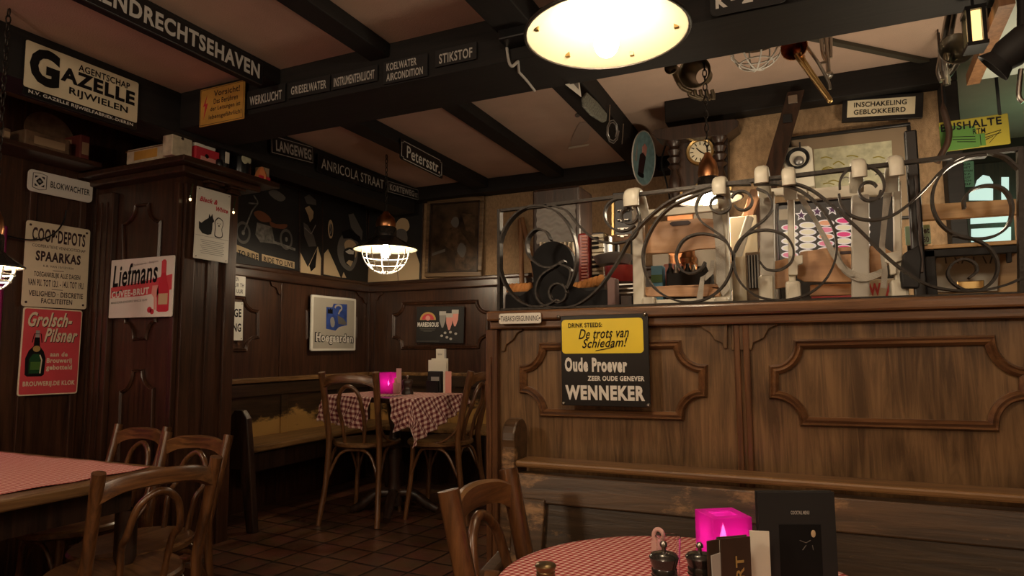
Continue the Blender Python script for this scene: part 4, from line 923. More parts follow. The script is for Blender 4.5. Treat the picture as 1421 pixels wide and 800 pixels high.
# ------------------------------------------------------------------ iron scroll screen on the partition
YI = 1.80
LI = (-.3, YI, 1.266)
scr = thing('iron_scroll_screen', 'black wrought iron scroll screen standing on the partition', 'screen', LI)
def strap(pts, name='scroll', hw=.010, ht=.0026, closed=False, n=8, y=YI):
    P = smoothpts([at(a, b_, Y=y) for a, b_ in pts], n, closed)
    b = MB().tube(P, 0, flat=((0, 1, 0), hw, ht), closed=closed)
    return built(b, name, M['iron'], scr, LI, smooth=40)
def circ(cx, cy, rx, ry, a0, a1, n=14, r1=None):
    """arc of pixels, angles clockwise from the right; r1 = end radius factor for a spiral"""
    out = []
    for k in range(n + 1):
        f_ = k / n; a = math.radians(a0 + (a1 - a0) * f_); q = 1 + ((r1 or 1) - 1) * f_; out.append((cx + rx * q * math.cos(a), cy + ry * q * math.sin(a)))
    return out
fr = MB()
def bar(b, p, q, hw=.009, ht=.004, y=YI): b.tube([at(*p, Y=y), at(*q, Y=y)], 0, flat=((0, 1, 0), hw, ht))
bar(fr, (694, 292), (694, 431), .012, .0045); bar(fr, (692, 293), (760, 286)); bar(fr, (756, 285.5), (1416, 207), .009, .0045); bar(fr, (1415, 205), (1417, 408), .01, .005); bar(fr, (694, 430), (1421, 407), .009, .003)
built(fr, 'frame', M['iron'], scr, LI)
# left: large C scroll with its inner curls
strap(circ(747, 356, 54, 70, 60, 400, 22) + [(793, 376), (776, 366)] , hw=.013)
strap([(765, 334), (758, 322), (745, 319), (734, 330), (732, 346), (737, 358), (752, 370), (768, 371), (784, 362)], hw=.013)
strap([(785, 363), (770, 371), (752, 384), (745, 404), (751, 420), (770, 427), (800, 424), (830, 402), (856, 366), (882, 322), (925, 283), (972, 263), (1010, 257), (1042, 256)], hw=.012)
strap(circ(775, 407, 12, 13, 0, 360, 14), closed=True)
strap([(766, 285), (786, 293), (802, 312), (822, 330), (842, 337), (862, 337), (880, 329), (888, 308), (884, 288)])
strap(circ(862, 297, 25, 25, 40, 330, 14, .8)); strap(circ(873, 299, 13, 13, 0, 300, 10, .7))
# middle: two big wheels with spirals
strap([(1000, 260), (960, 274), (928, 290), (906, 316), (893, 350), (897, 382), (914, 405), (945, 419), (978, 416), (1003, 398), (1016, 371), (1014, 346), (998, 330), (972, 325), (950, 333), (939, 352), (942, 370), (956, 380), (972, 374), (979, 364)], hw=.012)
strap([(1046, 256), (1080, 256), (1112, 266), (1140, 290), (1158, 322), (1160, 356), (1146, 388), (1120, 409), (1085, 417), (1050, 411), (1026, 390), (1018, 362), (1024, 338), (1042, 323), (1068, 320), (1090, 328), (1101, 346), (1098, 364), (1082, 375), (1064, 374), (1053, 362)], hw=.012)
strap([(1000, 262), (976, 268), (966, 288), (972, 306), (990, 320), (1006, 332), (1015, 350)]); strap([(1050, 262), (1066, 270), (1072, 288), (1062, 304), (1044, 318), (1030, 332), (1020, 350)])
strap(circ(999, 284, 15, 13, -30, 300, 12, .8)); strap(circ(1030, 280, 16, 15, 200, 510, 12, .75))
# right: long falling scroll, curl and the last great wheel
strap([(1046, 255), (1090, 254), (1124, 263), (1160, 290), (1195, 322), (1225, 352), (1255, 377), (1290, 397), (1330, 404), (1365, 403), (1395, 396), (1419, 386)], hw=.012)
strap([(1164, 270), (1168, 286), (1182, 300), (1206, 306), (1232, 302), (1256, 288), (1284, 262), (1304, 240), (1330, 220), (1362, 213), (1392, 218), (1414, 236)], hw=.012)
strap(circ(1196, 258, 31, 28, 170, 400, 12)); strap(circ(1206, 265, 16, 15, 0, 330, 12, .75))
strap([(1338, 290), (1338, 276), (1350, 263), (1372, 258), (1393, 264), (1404, 285), (1400, 310), (1384, 326), (1358, 332), (1330, 328), (1306, 312), (1294, 286), (1297, 258), (1314, 234), (1342, 220), (1368, 217)], hw=.012)
strap([(1322, 327), (1350, 332), (1372, 344), (1384, 365), (1380, 387), (1362, 402), (1340, 403), (1322, 393), (1315, 380), (1322, 366), (1338, 360), (1352, 366), (1355, 377), (1344, 387)])

# ------------------------------------------------------------------ gangway behind the partition
sbox('wall_partition_ledge', (-.87, YP + .05, 1.19), (2.1, 2.75, 1.235), M['darkwood'])
ZL = 1.235
def slab(par, name, pts, Y, d, m, loc, bevel=.002):
    return built(MB().prism([at(a, b_, Y=Y) for a, b_ in pts], (0, d, 0)), name, m, par, loc, bevel=bevel)
def down(pts, Y):      # pixel polygon whose two last points drop to the ledge
    return [at(a, b_, Y=Y) for a, b_ in pts]
def standing(name, label, cat, x, Y, z=ZL):
    p = at(x, 400, Y=Y); loc = (p.x, Y, z); return thing(name, label, cat, loc), loc
def post(par, name, p, q, Y, w_, d, m, loc, foot=False):
    a, b_ = at(*p, Y=Y), at(*q, Y=Y)
    if foot: b_ = V((b_.x, b_.y, ZL))
    return built(MB().prism([a - V((w_, 0, 0)), a + V((w_, 0, 0)), b_ + V((w_, 0, 0)), b_ - V((w_, 0, 0))], (0, d, 0)), name, m, par, loc, bevel=.004)

# black cut-out silhouette and the plaited rolls
t, L = standing('silhouette_cutout', 'black round-headed silhouette board behind the left iron scroll', 'board', 767, 1.93)
head = [(767 + 29 * math.cos(math.radians(a)), 366 + 31 * math.sin(math.radians(a))) for a in range(150, 391, 12)]
P = down([(701, 409), (722, 411), (740, 399), (740, 383), (736, 362)] + head + [(794, 362), (795, 380), (790, 396), (814, 404), (843, 402)], 1.93)
P += [V((P[-1].x, 1.93, ZL)), V((P[0].x, 1.93, ZL))]
built(MB().prism(P, (0, .03, 0)), 'board', M['ink'], t, L, bevel=.004)
q = at(771, 366, Y=1.97); built(MB().lathe([(.0001, 0), (.068, 0), (.068, .018), (.0001, .018)], q, 32, (0, 1, 0)), 'round_backing', M['ply'], t, L)
def plait(label, x, y, n, dx, dy, Y):
    c = at(x, y, Y=Y); t = thing('plaited_roll', label, 'plaited roll', (c.x, Y, ZL), group='orange plaited rolls')
    for i in range(n):
        k = i - (n - 1) / 2; b = MB(); b.ball((0, 0, 0), .021, .62, .9, 1.0, 14)
        bmesh.ops.rotate(b.bm, verts=b.bm.verts, cent=(0, 0, 0), matrix=Matrix.Rotation(.5, 3, 'Y'))
        bmesh.ops.translate(b.bm, verts=b.bm.verts, vec=(k * dx, 0, c.z - ZL + k * dy)); b.build('strand', M['rope'], t, smooth=60)
    MB().box((-n * dx * .5, -.02, 0), (n * dx * .5, .02, c.z - ZL - .012)).build('stand', M['blackmatt'], t)
plait('orange plaited roll at the far left under the iron scroll', 721, 401, 5, .0155, .0, 1.985); plait('orange plaited roll right of the black silhouette board', 815, 395, 6, .0165, .004, 1.985)

# radio cabinet, accordion
t, L = standing('radio_cabinet', 'dark cabinet with a wavy grey cloth grille behind the black silhouette', 'cabinet', 772, 2.5)
a, b_ = at(738, 264, Y=2.5), at(806, 400, Y=2.5)
built(MB().box((a.x, 2.5, ZL), (b_.x, 2.68, a.z), .01), 'body', M['darkwood'], t, L)
c, d = at(744, 288, Y=2.49), at(799, 335, Y=2.49)
b = MB(); n = 26
rg = [[V((c.x + (d.x - c.x) * i / 40, 2.493 - .004 * math.sin(j * 1.0 + .9 * math.sin(i * .55)), d.z + (c.z - d.z) * j / n)) for i in range(41)] for j in range(n + 1)]
vs = [[b.bm.verts.new(p) for p in r] for r in rg]
for j in range(n):
    for i in range(40): b.bm.faces.new((vs[j][i], vs[j][i + 1], vs[j + 1][i + 1], vs[j + 1][i]))
built(b, 'grille_cloth', M['grey'], t, L, smooth=60)
for i in range(9):
    e = at(750 + 5.6 * i, 336, Y=2.48); f_ = at(750 + 5.6 * i, 352, Y=2.48); built(MB().box((e.x - .004, 2.478, f_.z), (e.x + .004, 2.50, e.z), .002), 'slat', M['ivory'], t, L)
t, L = standing('accordion', 'red piano accordion standing on end with cream keys', 'accordion', 820, 2.2)
a, b_ = at(801, 324, Y=2.2), at(818, 400, Y=2.2)
built(MB().box((a.x, 2.2, ZL), (b_.x, 2.36, a.z), .008), 'body', M['redpaint'], t, L)
for i in range(16):
    q = at(811, 329 + 4.3 * i, Y=2.195); built(MB().box((q.x - .011, 2.192, q.z - .0028), (q.x + .011, 2.201, q.z + .0028), .001), 'register_bar', M['pinkprint'], t, L)
a, b_ = at(819, 322, Y=2.2), at(838, 400, Y=2.2)
built(MB().box((a.x, 2.215, ZL), (b_.x - .002, 2.33, a.z), .004), 'keyboard_bed', M['darkwood'], t, L)
for i in range(11):
    q = at(824, 328 + 6.5 * i, Y=2.2); built(MB().box((a.x + .004, 2.202, q.z - .0072), (b_.x, 2.216, q.z + .0066), .0015), 'white_key', M['ivory'], t, L)
    if i % 4 != 3: built(MB().box((a.x + .004, 2.194, q.z - .0125), (a.x + .030, 2.203, q.z - .0035), .001), 'black_key', M['ink'], t, L)
# pans
t, L = standing('stewing_pan', 'dark metal lidded pan standing over the glossy red brown pot', 'pan', 851, 2.15)
q = at(851, 361, Y=2.15); r_ = .066
built(MB().lathe([(.0001, -.016), (r_ * .8, -.016), (r_, .006), (r_ * 1.04, .012), (r_ * .9, .016), (.02, .026), (.0001, .028)], q, 32), 'body', M['steel'], t, L, smooth=40)
t, L = standing('clay_pot', 'glossy red brown pot under the dark metal pan', 'pot', 862, 2.15)
a, b_ = at(862, 372, Y=2.15), at(862, 392, Y=2.15); r_ = .058
built(MB().lathe([(.0001, b_.z), (r_ * .7, b_.z), (r_ * .95, (a.z + b_.z) / 2), (r_, a.z + .004), (r_ * .85, a.z + .006), (.0001, a.z + .006)], (a.x, 2.15, 0), 32), 'body', M['redpaint'], t, L, smooth=50)
t, L = standing('metal_rack', 'small dark rack with bright bars carrying the red brown pot', 'rack', 866, 2.15)
for x in (851, 884):
    q = at(x, 392, Y=2.12); built(MB().box((q.x - .004, 2.12, ZL), (q.x + .004, 2.2, q.z), .001), 'side', M['blackmatt'], t, L)
for y in (393, 399, 405):
    a, b_ = at(851, y, Y=2.11), at(884, y + 1, Y=2.11); built(MB().box((a.x, 2.112, b_.z - .003), (b_.x, 2.2, b_.z + .003), .001), 'bar', M['silver'], t, L)
t, L = standing('upright_board', 'mauve brown upright board between the silhouette and the rack', 'board', 848, 1.9)
a, b_ = at(842, 384, Y=1.9), at(853, 386, Y=1.9); built(MB().prism([a, b_, V((b_.x, 1.9, ZL)), V((a.x, 1.9, ZL))], (0, .05, 0)), 'board', mat('mauve_board', (.20, .12, .11), .6), t, L, bevel=.003)
for lab, xa, ya, xb in (('left of two brown broom handles leaning at the alcove wall', 722, 305, 714), ('right of two brown broom handles leaning at the alcove wall', 724, 303, 734)):
    a, b_ = at(xa, ya, Y=4.26), at(xb, 383, Y=4.1); dr = b_ - a; b_ = a + dr * ((a.z - .17) / (a.z - b_.z)) ; b_.y = 4.1
    tag(MB().tube([a, b_], .019, 10).build('broom_handle', M['stick'], None, smooth=60), lab, 'broom handle')
t, L = standing('lock_panel', 'black panel with four chrome clips hanging behind the scroll top', 'panel', 866, 2.3)
slab(t, 'panel', [(850, 268), (884, 265), (884, 332), (850, 333)], 2.3, .02, M['black'], L)
slab(t, 'wooden_foot', [(849, 326), (884, 324), (884, 334), (849, 336)], 2.29, .03, M['stick'], L)
slab(t, 'chrome_edge', [(848, 276), (852, 276), (852, 328), (848, 328)], 2.29, .02, M['brass'], L)
for y in (293, 306, 318, 328): slab(t, 'clip', [(856, y - 2), (872, y - 3), (872, y), (866, y), (866, y + 2), (860, y + 2), (860, y), (856, y + 1)], 2.285, .012, M['silver'], L)
a, b_ = at(850, 333, Y=2.31), at(884, 333, Y=2.31); built(MB().box((a.x + .01, 2.3, ZL), (a.x + .022, 2.32, a.z)).box((b_.x - .022, 2.3, ZL), (b_.x - .01, 2.32, b_.z)), 'leg', M['blackmatt'], t, L)

# folding high chairs
def cap(par, x, y0, y1, hwpx, L, bend=1):
    """cream end cap that hooks over the iron bar"""
    top = at(x, y0, Y=1.775); bot = at(x, y1, Y=1.775); hw = abs(at(x + hwpx, y0, Y=1.775).x - at(x - hwpx, y0, Y=1.775).x) / 2
    h_ = top.z - bot.z; P = [V((0, 0, 0)), V((0, 0, h_ * .55)), V((0, .018, h_ * .85)), V((0, .05, h_ * .95)), V((0, .10, h_ * .6)), V((0, .125, -h_ * .2))]
    P = smoothpts([p + bot for p in P], 5); rings = []
    for i, p in enumerate(P):
        tt = (P[min(i + 1, len(P) - 1)] - P[max(i - 1, 0)]).normalized(); nn = tt.cross(V((1, 0, 0)))
        rings.append([p + V((1, 0, 0)) * hw * math.cos(k) * (abs(math.cos(k)) ** -.4 if abs(math.cos(k)) > .05 else 1) + nn * .011 * math.sin(k) for k in [2 * PI * j / 12 + .1 for j in range(12)]])
    built(MB().ring_sweep(rings), 'end_cap', M['plastic'], par, L, smooth=60)
t, L = standing('high_chair', 'left folded high chair with a slotted plywood back and cream plastic frame', 'high chair', 945, 2.0)
post(t, 'frame_leg', (884, 285), (886, 423), 1.93, .017, .03, M['plastic'], L, True); post(t, 'frame_leg', (1004, 262), (1008, 420), 1.93, .011, .03, M['plastic'], L, True)
cap(t, 876, 261, 286, 11, L); cap(t, 998, 245, 270, 10, L)
slab(t, 'crossbar', [(886, 292), (1000, 283), (1000, 292), (886, 303)], 1.96, .02, M['plastic'], L)
bk = [(899, 313), (912, 308), (940, 305), (970, 303), (992, 304), (994, 345), (970, 346), (942, 351), (896, 352)]
sb = slab(t, 'backrest', bk, 1.97, .014, M['ply'], L)
slab(t, 'grip_hole', [(929, 311), (932, 308), (955, 306), (959, 309), (955, 312), (933, 314)], 1.967, .004, M['brownink'], L, 0)
slab(t, 'seat_front', [(893, 402), (905, 398), (940, 396), (975, 397), (1000, 402), (998, 412), (897, 412)], 1.95, .015, M['ply'], L)
a, b_ = at(895, 401, Y=1.96), at(998, 401, Y=1.96); built(MB().box((a.x, 1.95, a.z - .006), (b_.x, 2.16, a.z + .004), .003), 'seat', M['ply'], t, L)
slab(t, 'base_rail', [(888, 417), (1006, 413), (1006, 419), (888, 423)], 1.92, .02, M['plastic'], L)
for x in (900, 1002):
    q = at(x, 418, Y=1.91); built(MB().box((q.x - .02, 1.90, ZL), (q.x + .02, 1.94, q.z + .012), .008), 'foot', M['plastic'], t, L)
slab(t, 'strap', [(988, 290), (1001, 289), (1006, 345), (1007, 388), (1012, 402), (1003, 412), (994, 392), (993, 345)], 1.915, .004, M['strap'], L, 0)
slab(t, 'strap', [(972, 385), (978, 382), (975, 417), (966, 418)], 1.905, .003, M['strap'], L, 0); slab(t, 'strap', [(986, 362), (992, 360), (990, 380), (979, 390), (975, 385), (984, 376)], 1.91, .003, M['strap'], L, 0)

t, L = standing('high_chair', 'middle high chair with two cream posts and grey straps', 'high chair', 1078, 2.0)
post(t, 'frame_leg', (1064, 266), (1064, 416), 1.93, .019, .035, M['greyplastic'], L, True); post(t, 'frame_leg', (1097, 262), (1099, 412), 1.93, .009, .03, M['plastic'], L, True)
cap(t, 1057, 230, 254, 10, L); cap(t, 1095, 232, 257, 10, L)
slab(t, 'crossbar', [(1066, 262), (1108, 258), (1120, 262), (1120, 272), (1066, 271)], 1.965, .02, M['plastic'], L)
for x, y0 in ((1062, 382), (1100, 390)):
    q = at(x, y0, Y=1.92); r_ = at(x, 414, Y=1.92); built(MB().box((q.x - .019, 1.915, ZL), (q.x + .019, 1.97, q.z), .008), 'foot_sleeve', M['plastic'], t, L)
slab(t, 'seat_back', [(1070, 364), (1094, 358), (1096, 398), (1070, 402)], 1.985, .014, M['ply'], L)
slab(t, 'clamp', [(1094, 356), (1114, 354), (1114, 366), (1107, 368), (1107, 382), (1094, 382)], 1.92, .02, M['plastic'], L)
slab(t, 'strap', [(1104, 268), (1116, 274), (1134, 304), (1160, 350), (1172, 370), (1186, 384), (1180, 384), (1164, 372), (1150, 350), (1128, 306), (1112, 282)], 1.945, .003, M['strap'], L, 0)

t, L = standing('high_chair', 'right high chair with a broad plywood seat and cream posts', 'high chair', 1195, 2.05)
post(t, 'frame_leg', (1194, 270), (1193, 412), 1.96, .021, .035, M['greyplastic'], L, True); post(t, 'frame_leg', (1245, 250), (1247, 410), 1.93, .009, .03, M['plastic'], L, True)
cap(t, 1193, 220, 246, 11, L); cap(t, 1245, 215, 244, 11, L)
slab(t, 'crossbar', [(1122, 262), (1178, 257), (1240, 253), (1240, 270), (1180, 273), (1122, 277)], 2.0, .025, M['plastic'], L)
slab(t, 'seat_back', [(1110, 350), (1150, 344), (1206, 341), (1228, 344), (1238, 350), (1226, 384), (1203, 391), (1160, 392), (1116, 391), (1106, 386)], 1.99, .016, M['ply'], L)
slab(t, 'grip_hole', [(1166, 349), (1188, 348), (1188, 352), (1166, 353)], 1.987, .004, M['brownink'], L, 0)
slab(t, 'seat', [(1124, 396), (1160, 394), (1206, 394), (1206, 409), (1124, 411)], 2.03, .02, M['ply'], L)
slab(t, 'clamp', [(1228, 352), (1252, 347), (1252, 362), (1244, 364), (1244, 380), (1236, 382), (1234, 366), (1228, 364)], 1.92, .02, M['plastic'], L)
q = at(1248, 388, Y=1.92); built(MB().box((q.x - .02, 1.915, ZL), (q.x + .02, 1.97, q.z), .008), 'foot_sleeve', M['plastic'], t, L)
slab(t, 'strap', [(1226, 268), (1238, 266), (1232, 300), (1228, 340), (1232, 380), (1230, 400), (1222, 400), (1224, 375), (1220, 340), (1224, 300)], 1.925, .003, M['strap'], L, 0)
P = smoothpts([at(*p, Y=1.955) for p in ((1162, 354), (1170, 372), (1188, 384), (1206, 385), (1224, 378))], 6); built(MB().tube(P, 0, flat=((.25, .2, .9), .012, .0016)), 'strap', M['strap'], t, L)

# things between the high chairs
def cyl_item(name, label, cat, x, y0, y1, Y, rpx, m, prof=None):
    t, L = standing(name, label, cat, x, Y); a, b_ = at(x, y0, Y=Y), at(x, y1, Y=Y); R = at(x + rpx, y0, Y=Y).x - a.x; h_ = a.z - ZL
    built(MB().lathe([(R * r_, ZL + h_ * z_) for r_, z_ in (prof or ((.0001, 0), (.9, 0), (1, .1), (1, .97), (.93, 1), (.9, .96), (.85, .2), (.0001, .2)))], (a.x, Y, 0), 28), 'body', m, t, L, smooth=45); return t, L
def box_item(name, label, cat, x0, y0, x1, Y, d, m, z1=None, part='body'):
    t, L = standing(name, label, cat, (x0 + x1) / 2, Y); a, b_ = at(x0, y0, Y=Y), at(x1, y0, Y=Y)
    built(MB().box((a.x, Y, ZL), (b_.x, Y + d, (a.z + b_.z) / 2), .003), part, m, t, L); return t, L
t, L = box_item('food_carton', 'carton with blue top and green foot on the left high chair seat', 'carton', 903, 369, 919, 2.2, .05, mat('pale_blue_card', (.16, .42, .62), .6)); a, b_ = at(903, 382, Y=2.195), at(919, 392, Y=2.195)
built(MB().box((a.x, 2.196, b_.z), (b_.x, 2.201, a.z)), 'green_band', M['greenpaint'], t, L)
box_item('magazine_stack', 'flat pink stack beside the blue carton', 'magazines', 921, 366, 945, 2.32, .1, M['pinkprint']); box_item('white_box', 'white box behind the left high chair back', 'box', 905, 353, 928, 2.42, .1, M['paper'])
cyl_item('copper_pot', 'copper pot with a ribbed belly seen through the left high chair', 'pot', 955, 349, 380, 2.37, 13, M['copper'], ((.0001, 0), (.6, 0), (.7, .6), (1.0, .72), (1.0, .80), (.8, .84), (.95, .9), (.75, .94), (.6, 1), (.0001, 1)))
t, L = box_item('bottle_crate', 'crate of dark bottles behind the left high chair seat', 'crate', 925, 378, 985, 2.2, .10, M['blackmatt'])
for i in range(7):
    q = at(930 + 8 * i, 366 + (i % 3) * 2, Y=2.23); built(MB().lathe([(.014, ZL + .02), (.014, q.z - .03), (.006, q.z - .012), (.006, q.z), (.0001, q.z)], (q.x, 2.23, 0), 12), 'bottle_neck', M['silver'] if i % 3 == 1 else M['black'], t, L, smooth=50)
box_item('hot_plate_box', 'beige box with a brown mug print behind the copper pot', 'box', 970, 347, 1000, 2.5, .1, M['beige']); box_item('copper_box', 'low copper red tin above the left high chair back', 'tin', 925, 296, 962, 2.45, .05, M['copper']); 
t, L = box_item('wire_trays', 'stack of white paper trays left of the glowing lamp', 'trays', 962, 292, 992, 2.4, .06, M['paper'])
cyl_item('beige_bucket', 'beige bucket left of the ribbed wooden box', 'bucket', 1030, 358, 403, 2.25, 15, M['ivory'])
t, L = box_item('ribbed_box', 'wooden box with dark upright ribs between the high chairs', 'box', 1034, 350, 1056, 2.1, .08, M['gild'])
a, b_ = at(1037, 355, Y=2.097), at(1053, 400, Y=2.097); built(MB().box((a.x, 2.094, b_.z), (b_.x, 2.101, a.z)), 'dark_field', M['ink'], t, L)
for i in range(4):
    q = at(1039 + 4 * i, 355, Y=2.09); built(MB().box((q.x - .002, 2.086, b_.z), (q.x + .002, 2.094, a.z)), 'rib', M['grey'], t, L)
box_item('cream_folder', 'pale folder propped between the left and middle high chairs', 'folder', 1012, 300, 1050, 2.62, .02, M['ivory'])
a, b_ = at(1050, 262, Y=2.66), at(1022, 345, Y=2.66); b_ = a + (b_ - a) * ((a.z - ZL) / (a.z - b_.z))
tag(MB().prism([a - V((.022, 0, 0)), a + V((.022, 0, 0)), b_ + V((.022, 0, 0)), b_ - V((.022, 0, 0))], (0, .03, 0)).build('wooden_lath', M['stick'], None, bevel=.003), 'brown lath leaning behind the middle high chair', 'lath')
a, b_ = at(1040, 303, Y=2.5), at(1028, 342, Y=2.45); b_ = a + (b_ - a) * ((a.z - ZL) / (a.z - b_.z))
tag(MB().tube([a, b_], .015, 14).build('paper_roll', M['paper'], None, smooth=60), 'rolled white paper leaning beside the brown lath', 'paper roll')

# jukebox front with coloured stickers
t, L = standing('jukebox', 'black jukebox front with rows of pink lip stickers and stars', 'jukebox', 1150, 2.55)
a, b_ = at(1072, 282, Y=2.55), at(1244, 282, Y=2.55)
built(MB().box((a.x, 2.55, ZL), (b_.x, 2.72, at(1150, 274, Y=2.55).z), .015), 'cabinet', M['black'], t, L)
built(MB().tube([at(1075, 284, Y=2.54), at(1073, 300, Y=2.54), V((at(1073, 300, Y=2.54).x, 2.54, ZL))], .014, 10), 'chrome_edge', M['steel'], t, L, smooth=60)
def pts_px(P, Y): return [at(a, b_, Y=Y) for a, b_ in P]
def patch(name, P, m, Y=2.548, d=.0015): return built(MB().prism(pts_px(P, Y), (0, d, 0)), name, m, t, L)
def star(cx, cy, r): return [(cx + (r if k % 2 == 0 else r * .45) * math.sin(k * PI / 5), cy - (r if k % 2 == 0 else r * .45) * math.cos(k * PI / 5)) for k in range(10)]
def lit(name, c, e): return mat(name, c, .4, emis=c, estr=e * .7)
lipc = [lit('backlit_pink', (.85, .25, .38), .45), lit('backlit_magenta', (.75, .05, .22), .5), lit('backlit_peach', (.85, .40, .22), .45), lit('backlit_cream', (.80, .72, .52), .5)]
litw = lit('backlit_white', (.85, .80, .78), .45)
for cx, cy in ((1112, 299), (1134, 294), (1155, 291)): patch('star_sticker', star(cx, cy, 9), litw); patch('star_centre', star(cx, cy, 5.5), mat('purple_star', (.16, .06, .22), .5), 2.546)
def oval_px(cx, cy, rx, ry, n=18): return [(cx + rx * math.cos(2 * PI * k / n), cy + ry * math.sin(2 * PI * k / n)) for k in range(n)]
patch('label_card', [(1081, 291), (1103, 289), (1103, 304), (1081, 306)], M['paper'])
for r_ in range(5):
    for c_ in range(5):
        cx, cy = 1096 + 25 * c_, 316 + 9.5 * r_ - 3.2 * c_
        patch('lip_sticker', oval_px(cx, cy, 12, 4.6), litw); patch('lip_colour', oval_px(cx, cy, 9.5, 3.2), lipc[(r_ * 2 + c_ * 3) % 4] if c_ > 1 or r_ in (0, 4) else lipc[3], 2.546)
patch('red_strip', [(1126, 410), (1186, 407), (1186, 414), (1126, 416)], M['red']);
def sticker_letter(ch, x0, x1, y0, y1):
    pts, fs = text_data(ch, .04); bb = MB(); P0, P1 = at(x0, y1, Y=2.30), at(x1, y0, Y=2.30)
    v = [bb.bm.verts.new((P0.x + (P1.x - P0.x) * a, 2.299, P0.z + (P1.z - P0.z) * b_)) for a, b_ in pts]
    for f_ in fs: bb.bm.faces.new([v[i] for i in f_])
    return bb
tw, Lw = standing('letter_board', 'pale board with red capital letters below the right high chair', 'board', 1222, 2.3)
a, b_ = at(1204, 388, Y=2.301), at(1242, 388, Y=2.301); built(MB().box((a.x, 2.301, ZL), (b_.x, 2.32, a.z), .002), 'board', M['paper'], tw, Lw)
built(sticker_letter('W', 1206, 1222, 393, 411), 'lettering', M['red'], tw, Lw); built(sticker_letter('A', 1229, 1240, 393, 411), 'lettering', M['red'], tw, Lw)
# black post and the shelf rack to its right
t, L = standing('black_post', 'black upright post beside the wooden rack behind the iron screen', 'post', 1266, 1.9)
a = at(1266, 180, Y=1.9); built(MB().box((a.x - .018, 1.9, ZL), (a.x + .010, 1.92, a.z), .004), 'post', M['black'], t, L)
built(MB().box((a.x - .003, 1.893, ZL + .1), (a.x + .004, 1.901, a.z - .12), .001), 'edge_strip', M['darkwood'], t, L)
built(MB().prism(pts_px([(1254, 352), (1276, 340), (1280, 360), (1276, 400), (1252, 400), (1250, 380)], 1.89), (0, .03, 0)), 'clamp', M['blackmatt'], t, L, bevel=.004)
t, L = standing('shelf_rack', 'pale wooden rack with a map sheet at the right end of the partition', 'rack', 1345, 1.93)
slab(t, 'upper_board', [(1268, 285), (1412, 276), (1419, 297), (1268, 307)], 1.93, .02, M['pine'], L)
a, b_ = at(1276, 342, Y=1.92), at(1421, 336, Y=1.92); built(MB().box((a.x, 1.92, b_.z - .004), (b_.x + .03, 2.12, b_.z + .006), .002), 'shelf', M['pine'], t, L)
built(MB().box((a.x + .004, 1.925, b_.z - .024), (b_.x + .03, 1.945, b_.z - .005), .002), 'shelf_rail', M['blackmatt'], t, L)
for x in (1289, 1425):
    q = at(x, 345, Y=1.93); built(MB().box((q.x - .012, 1.925, ZL), (q.x + .012, 1.96, q.z), .002), 'leg', M['blackmatt'], t, L)
q = at(1416, 290, Y=1.95); built(MB().box((q.x - .008, 1.95, ZL), (q.x + .012, 1.98, q.z + .02), .003), 'upright', M['pine'], t, L)
q0 = at(1272, 290, Y=1.95); built(MB().box((q0.x - .006, 1.95, ZL), (q0.x + .008, 1.98, q0.z), .003), 'upright', M['pine'], t, L)
a, b_ = at(1274, 350, Y=2.1), at(1424, 350, Y=2.1); built(MB().box((a.x, 2.1, ZL), (b_.x, 2.115, a.z), .002), 'back_panel', M['pine'], t, L)
slab(t, 'map_sheet', [(1294, 352), (1388, 348), (1384, 404), (1294, 406)], 2.09, .002, M['paper'], L, 0)
for i in range(7): slab(t, 'map_mark', [(1298 + 13 * i, 358 - .4 * i), (1300 + 13 * i, 358 - .4 * i), (1301 + 13 * i + (i % 3 - 1) * 4, 366), (1299 + 13 * i + (i % 3 - 1) * 4, 366)], 2.087, .001, M['midgrey'], L, 0)
slab(t, 'brass_plate', [(1328, 391), (1366, 389), (1366, 401), (1328, 402)], 1.96, .008, M['brass'], L)
slab(t, 'clip', [(1397, 352), (1404, 350), (1405, 364), (1398, 365)], 1.905, .012, M['blackmatt'], L)
tt = Sign('price_sign', 'small green toilet price sign behind the rack, right of the black post', 'sign', dict(Y=1.99), [(1256, 315), (1291, 312), (1291, 339), (1256, 341)], M['mint'], .003)
tt.text('Toilet', .25, .55, .96, .88, M['brownink'], .03); tt.text('€ 0.50', .25, .08, .92, .4, M['brownink'], .02); tt.done()
a = at(1291, 339, Y=1.99); MB().box((.004, -.02, -.012), (.05, 0, -.004)).build('foot', M['blackmatt'], tt.e)

# ------------------------------------------------------------------ gangway wall: clock, picture, loudspeaker, signs
def wallthing(name, label, cat, x, y, Y):
    p = at(x, y, Y=Y); L = tuple(p); return thing(name, label, cat, L), L
t, L = wallthing('wall_clock', 'dark carved wall clock with turned columns and a brass dial', 'clock', 970, 235, 3.33)
slab(t, 'case', [(930, 186), (1010, 178), (1010, 300), (930, 304)], 3.27, .08, M['darkwood'], L)
slab(t, 'cornice', [(904, 184), (908, 180), (960, 172), (1020, 165), (1025, 168), (1024, 175), (1008, 187), (930, 195), (912, 192)], 3.20, .13, M['darkwood'], L)
slab(t, 'base_molding', [(928, 300), (1012, 295), (1012, 303), (928, 309)], 3.22, .1, M['darkwood'], L)
for x in (938, 1002):
    a, b_ = at(x, 190 if x < 960 else 183, Y=3.24), at(x, 300, Y=3.24); h_ = a.z - b_.z; R = .036
    pf = [(.0001, 0), (1, 0), (1, .05), (.5, .09), (.9, .14), (.55, .19), (.45, .24), (.8, .36), (.85, .44), (.5, .54), (.42, .58), (.9, .62), (.5, .66), (.95, .72), (.55, .76), (.9, .82), (.55, .87), (1, .92), (1, 1), (.0001, 1)]
    built(MB().lathe([(R * r_, h_ * z_) for r_, z_ in pf], b_, 20), 'column', M['darkwood'], t, L, smooth=50)
q = at(972, 211, Y=3.262); nd = V((0, -1, 0))
